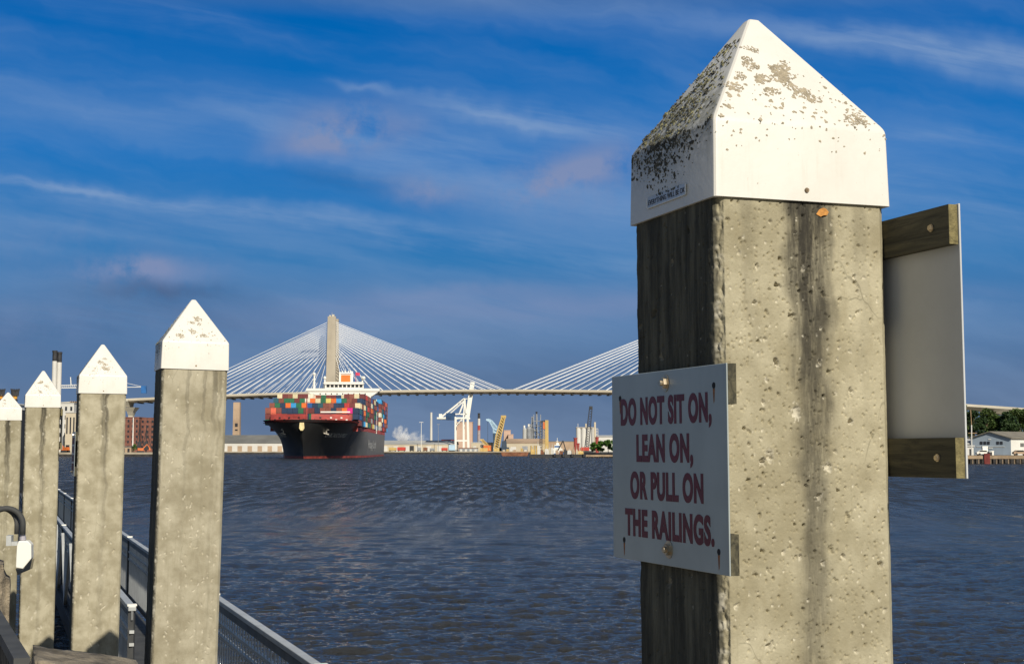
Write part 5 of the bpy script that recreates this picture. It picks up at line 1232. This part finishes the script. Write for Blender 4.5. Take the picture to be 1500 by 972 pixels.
# promenade slab: edge just left of the row of posts
dl = Vector((-.43, .903, 0)).normalized(); nl = Vector((-dl.y, dl.x, 0))
E0 = Vector((bc.x, bc.y, 0)) + nl * .45
mb = MB(); a, c_ = E0 - dl * 12, E0 + dl * 38
pp = [a, c_, c_ + nl * 14, a + nl * 14]
mb.add([Vector((p.x, p.y, DZ)) for p in pp] + [Vector((p.x, p.y, -2)) for p in pp], [(0, 1, 2, 3), (0, 1, 5, 4), (1, 2, 6, 5), (2, 3, 7, 6), (3, 0, 4, 7)]); tag(mb.build('promenade', m_walk), 'paved riverside promenade behind the posts', 'promenade', kind='structure')
def stone_pier(label, c, sx_, sy_, zt, rot, seed):
    r_ = np.random.default_rng(seed); t = thing('stone_pier', label, 'stone pier', (c[0], c[1], DZ), rot)
    H = zt - DZ
    def rough(name, x, y, z0, z1, n, amp):
        bm = bmesh.new(); bmesh.ops.create_cube(bm, size=1.0); bmesh.ops.bevel(bm, geom=list(bm.edges), offset=.10, segments=3, affect='EDGES')
        for v in bm.verts: v.co = Vector((v.co.x * x, v.co.y * y, (v.co.z + .5) * (z1 - z0) + z0 - .28 * abs(v.co.x) ** 2 - .10 * v.co.x))
        bmesh.ops.subdivide_edges(bm, edges=list(bm.edges), cuts=n, use_grid_fill=True)
        bmesh.ops.triangulate(bm, faces=[f for f in bm.faces if len(f.verts) > 4]); bm.normal_update()
        co = np.array([v.co[:] for v in bm.verts]); dsp = (fbm(co[:, 0] * 17 + 40, co[:, 1] * 17 + 40, seed, 5) + fbm(co[:, 2] * 8 + 40, (co[:, 0] + co[:, 1]) * 8 + 40, seed + 5, 5) - .9) * amp * .6
        for v, d_ in zip(bm.verts, dsp): v.co += v.normal * d_
        me = bpy.data.meshes.new(name); bm.to_mesh(me); bm.free(); me.materials.append(m_stone); me.polygons.foreach_set('use_smooth', [True] * len(me.polygons))
        o = bpy.data.objects.new(name, me); COL.objects.link(o); o.parent = t; return o
    rough('block', sx_, sy_, 0, H, 16, .03)
    return t
stone_pier('rough granite pier with broad worn top at the foot of the second post', (-1.66, 5.70), .50, .62, 3.22, ANG, 5)
stone_pier('rough stone pier at the photo edge carrying the floodlight', (-4.08, 11.0), .50, .6, 3.22, ANG, 8)
fn_ = thing('black_fence', 'black steel fence with flat sloping-looking top bar between the stone piers', 'fence', (0, 0, 0))
fa, fb = Vector((-2.02, 6.0, 0)), Vector((-4.0, 10.65, 0))
fd = (fb - fa).normalized()
b = MB(); b.bar(fa + Vector((0, 0, 3.12)), fb + Vector((0, 0, 3.12)), .065, .05); b.build('top_bar', m_steeld, fn_)
b = MB(); b.bar(fa + Vector((0, 0, 2.52)), fb + Vector((0, 0, 2.52)), .05, .05); b.build('bottom_bar', m_black, fn_)
L = (fb - fa).length
for i in range(50):
    p = fa + fd * (i + .5) * L / 50; b = MB(); b.bar(p + Vector((0, 0, 2.5)), p + Vector((0, 0, 3.1)), .045, .07); b.build('baluster', m_black, fn_, recalc=False)
# floodlight on the second stone pier
fl = thing('floodlight', 'white floodlight with dark lens hanging from the stone pier under curved conduit', 'lamp', (-3.60, 10.66, 3.28), R(10))
fl.scale = (.72, .72, .92)
b = MB(); b.prism([(-.045, .02), (-.05, -.15), (.02, -.16), (.10, -.08), (.095, .03), (.06, .06), (-.03, .06)], 1, -.14, .02)
b.build('housing', m_wht, fl, bevel=.008)
b = MB(); b.prism([(-.052, -.155), (-.03, -.205), (.09, -.165), (.108, -.085), (.02, -.165)], 1, -.145, .025); b.build('lens', m_glassd, fl, bevel=.004)
b = MB(); b.bx(-.14, -.05, -.06, .04, .02, .05); b.bx(-.16, -.11, -.08, .06, .02, .10); b.build('bracket', m_steelg, fl)
b = MB(); b.tube([(.0, -.06, .05), (.0, -.06, .11)], .026, 12); b.lathe([(.033, 0), (.033, .025)], (0, -.06, .065), 12); b.build('coupling', mat('coupling', (.45, .42, .46), .4, .3), fl)
cd = thing('conduit', 'pair of dark grey conduits curving over into the floodlight', 'conduit', (-3.60, 10.66, 3.28), R(10))
for o_, r in ((0, .021), (.05, .017)):
    pts = [(0 - o_, -.06 + o_, .10)] + [(-.12 - o_ + .12 * math.cos(a), -.06 + o_, .17 + .12 * math.sin(a)) for a in np.linspace(0, math.pi * .62, 12)] + [(-.62, .1 + o_, .22)]
    b = MB(); b.tube(pts, r, 10); b.build('pipe', m_steeld, cd, smooth=True)
b = MB(); b.tube([(-.30, -.1, -.02), (-.30, -.1, .05)], .02, 6)
gr = random.Random(8); b = MB()
for i in range(22):
    x = -.26 - gr.random() * .25; y = gr.uniform(-.15, .1); b.tube([(x, y, -.06), (x + gr.uniform(-.02, .02), y, .0), (x + gr.uniform(-.05, .05), y, .03 + gr.random() * .05)], [.003, .002, .0005], 4)
b = b.build('weed', m_leaf2); b.location = (-3.60, 10.66, 3.28); tag(b, 'tuft of dry weeds growing on the stone pier beside the floodlight', 'weed')

# gangway with two railings, on the river side of the posts
gd = VC.copy(); gn = UC.copy()
HR = 1.5; ZR = EYE - HR
def railing(label, p_at, t0, t1, gap, s0_):
    t = thing('railing', label, 'railing', (p_at.x, p_at.y, 0), 0, 'gangway railings')
    P_ = lambda s, z, o=0.0: gd * s + gn * o + Vector((0, 0, z))
    b = MB(); b.bar(P_(t0, ZR - .02), P_(t1, ZR - .02), .075, .045); b.build('top_rail', m_steelg, t, bevel=.006)
    b = MB(); b.bar(P_(t0, ZR - .085), P_(t1, ZR - .085), .02, .085); b.build('fascia_rail', mat('rail_fascia', (.16, .165, .165), .7, 0, .2, 4), t)
    for dz2 in (.24, .36): b = MB(); b.bar(P_(t0, ZR - dz2), P_(t1, ZR - dz2), .045, .03); b.build('mid_rail', m_steelg, t)
    b = MB(); b.bar(P_(t0, ZR - .98), P_(t1, ZR - .98), .05, .06); b.build('bottom_rail', m_steeld, t)
    n = int((t1 - t0) / gap); stuff = MB()
    for i in range(n):
        s = t0 + (i + .5) * gap; p0, p1 = P_(s, ZR - .96), P_(s, ZR - .06)
        if i < 96: b = MB(); b.tube([p0, p1], .0085, 6); b.build('baluster', m_steelg, t, recalc=False)
        else: stuff.tube([p0, p1], .0085, 6)
    if stuff.v: tag(stuff.build('baluster', m_steelg, t, recalc=False), kind='stuff')
    s = s0_
    while s < t1:
        b = MB(); b.bar(P_(s, ZR - 1.25), P_(s, ZR - .01), .055); pst = b.build('stanchion', m_steeld, t)
        b = MB(); b.box(P_(s, ZR + .012), (.09, .07, .018), ANG); b.build('bracket', m_wht, pst)
        s += 5.2
    return t
r1p = Vector((at(475, 972, 10.0).x, 10.0, 0))
r1 = railing('long silver railing along the river edge of the gangway', r1p, -3.0, 78, .16, .1); 
r2p = Vector((at(190, 880, 14.2).x, 14.2, 0))
r2 = railing('inner silver railing seen between the posts', r2p, -.3, 30, .16, -.25)
gw = thing('gangway', 'grey metal gangway deck with truss sides below the two railings', 'gangway', (r2p.x, r2p.y, 0))
P_ = lambda s, o, z: gd * s + gn * o + Vector((0, 0, z))
b = MB(); 
wv = (r1p - r2p).dot(gn)
c0 = [P_(-4, -.05, ZR - 1.15), P_(78, -.05, ZR - 1.15), P_(78, wv + .05, ZR - 1.15), P_(-4, wv + .05, ZR - 1.15)]
b.add(c0 + [p - Vector((0, 0, .12)) for p in c0], [(0, 1, 2, 3), (4, 5, 6, 7), (0, 1, 5, 4), (1, 2, 6, 5), (2, 3, 7, 6), (3, 0, 4, 7)]); b.build('deck', m_steeld, gw)
for i in range(7):
    s = 1 + i * 3.2; b = MB(); b.bar(P_(s, -.08, ZR - .1), P_(s + 1.6, -.08, ZR - 1.2), .05, .09); b.bar(P_(s + 1.6, -.08, ZR - 1.2), P_(s + 3.2, -.08, ZR - .1), .05, .09); b.build('truss_brace', m_steelg, gw)
b = MB(); b.bar(P_(-4, -.05, ZR - 1.4), P_(78, -.05, ZR - 1.4), .12, .3); b.bar(P_(-4, wv, ZR - 1.4), P_(78, wv, ZR - 1.4), .12, .3); b.build('girder', m_black, gw)
for s in (-2, 6, 14, 22, 34, 46, 58, 70):
    b = MB(); b.tube([P_(s, wv / 2, -2), P_(s, wv / 2, ZR - 1.3)], .16, 10); b.build('pile', m_black, gw)
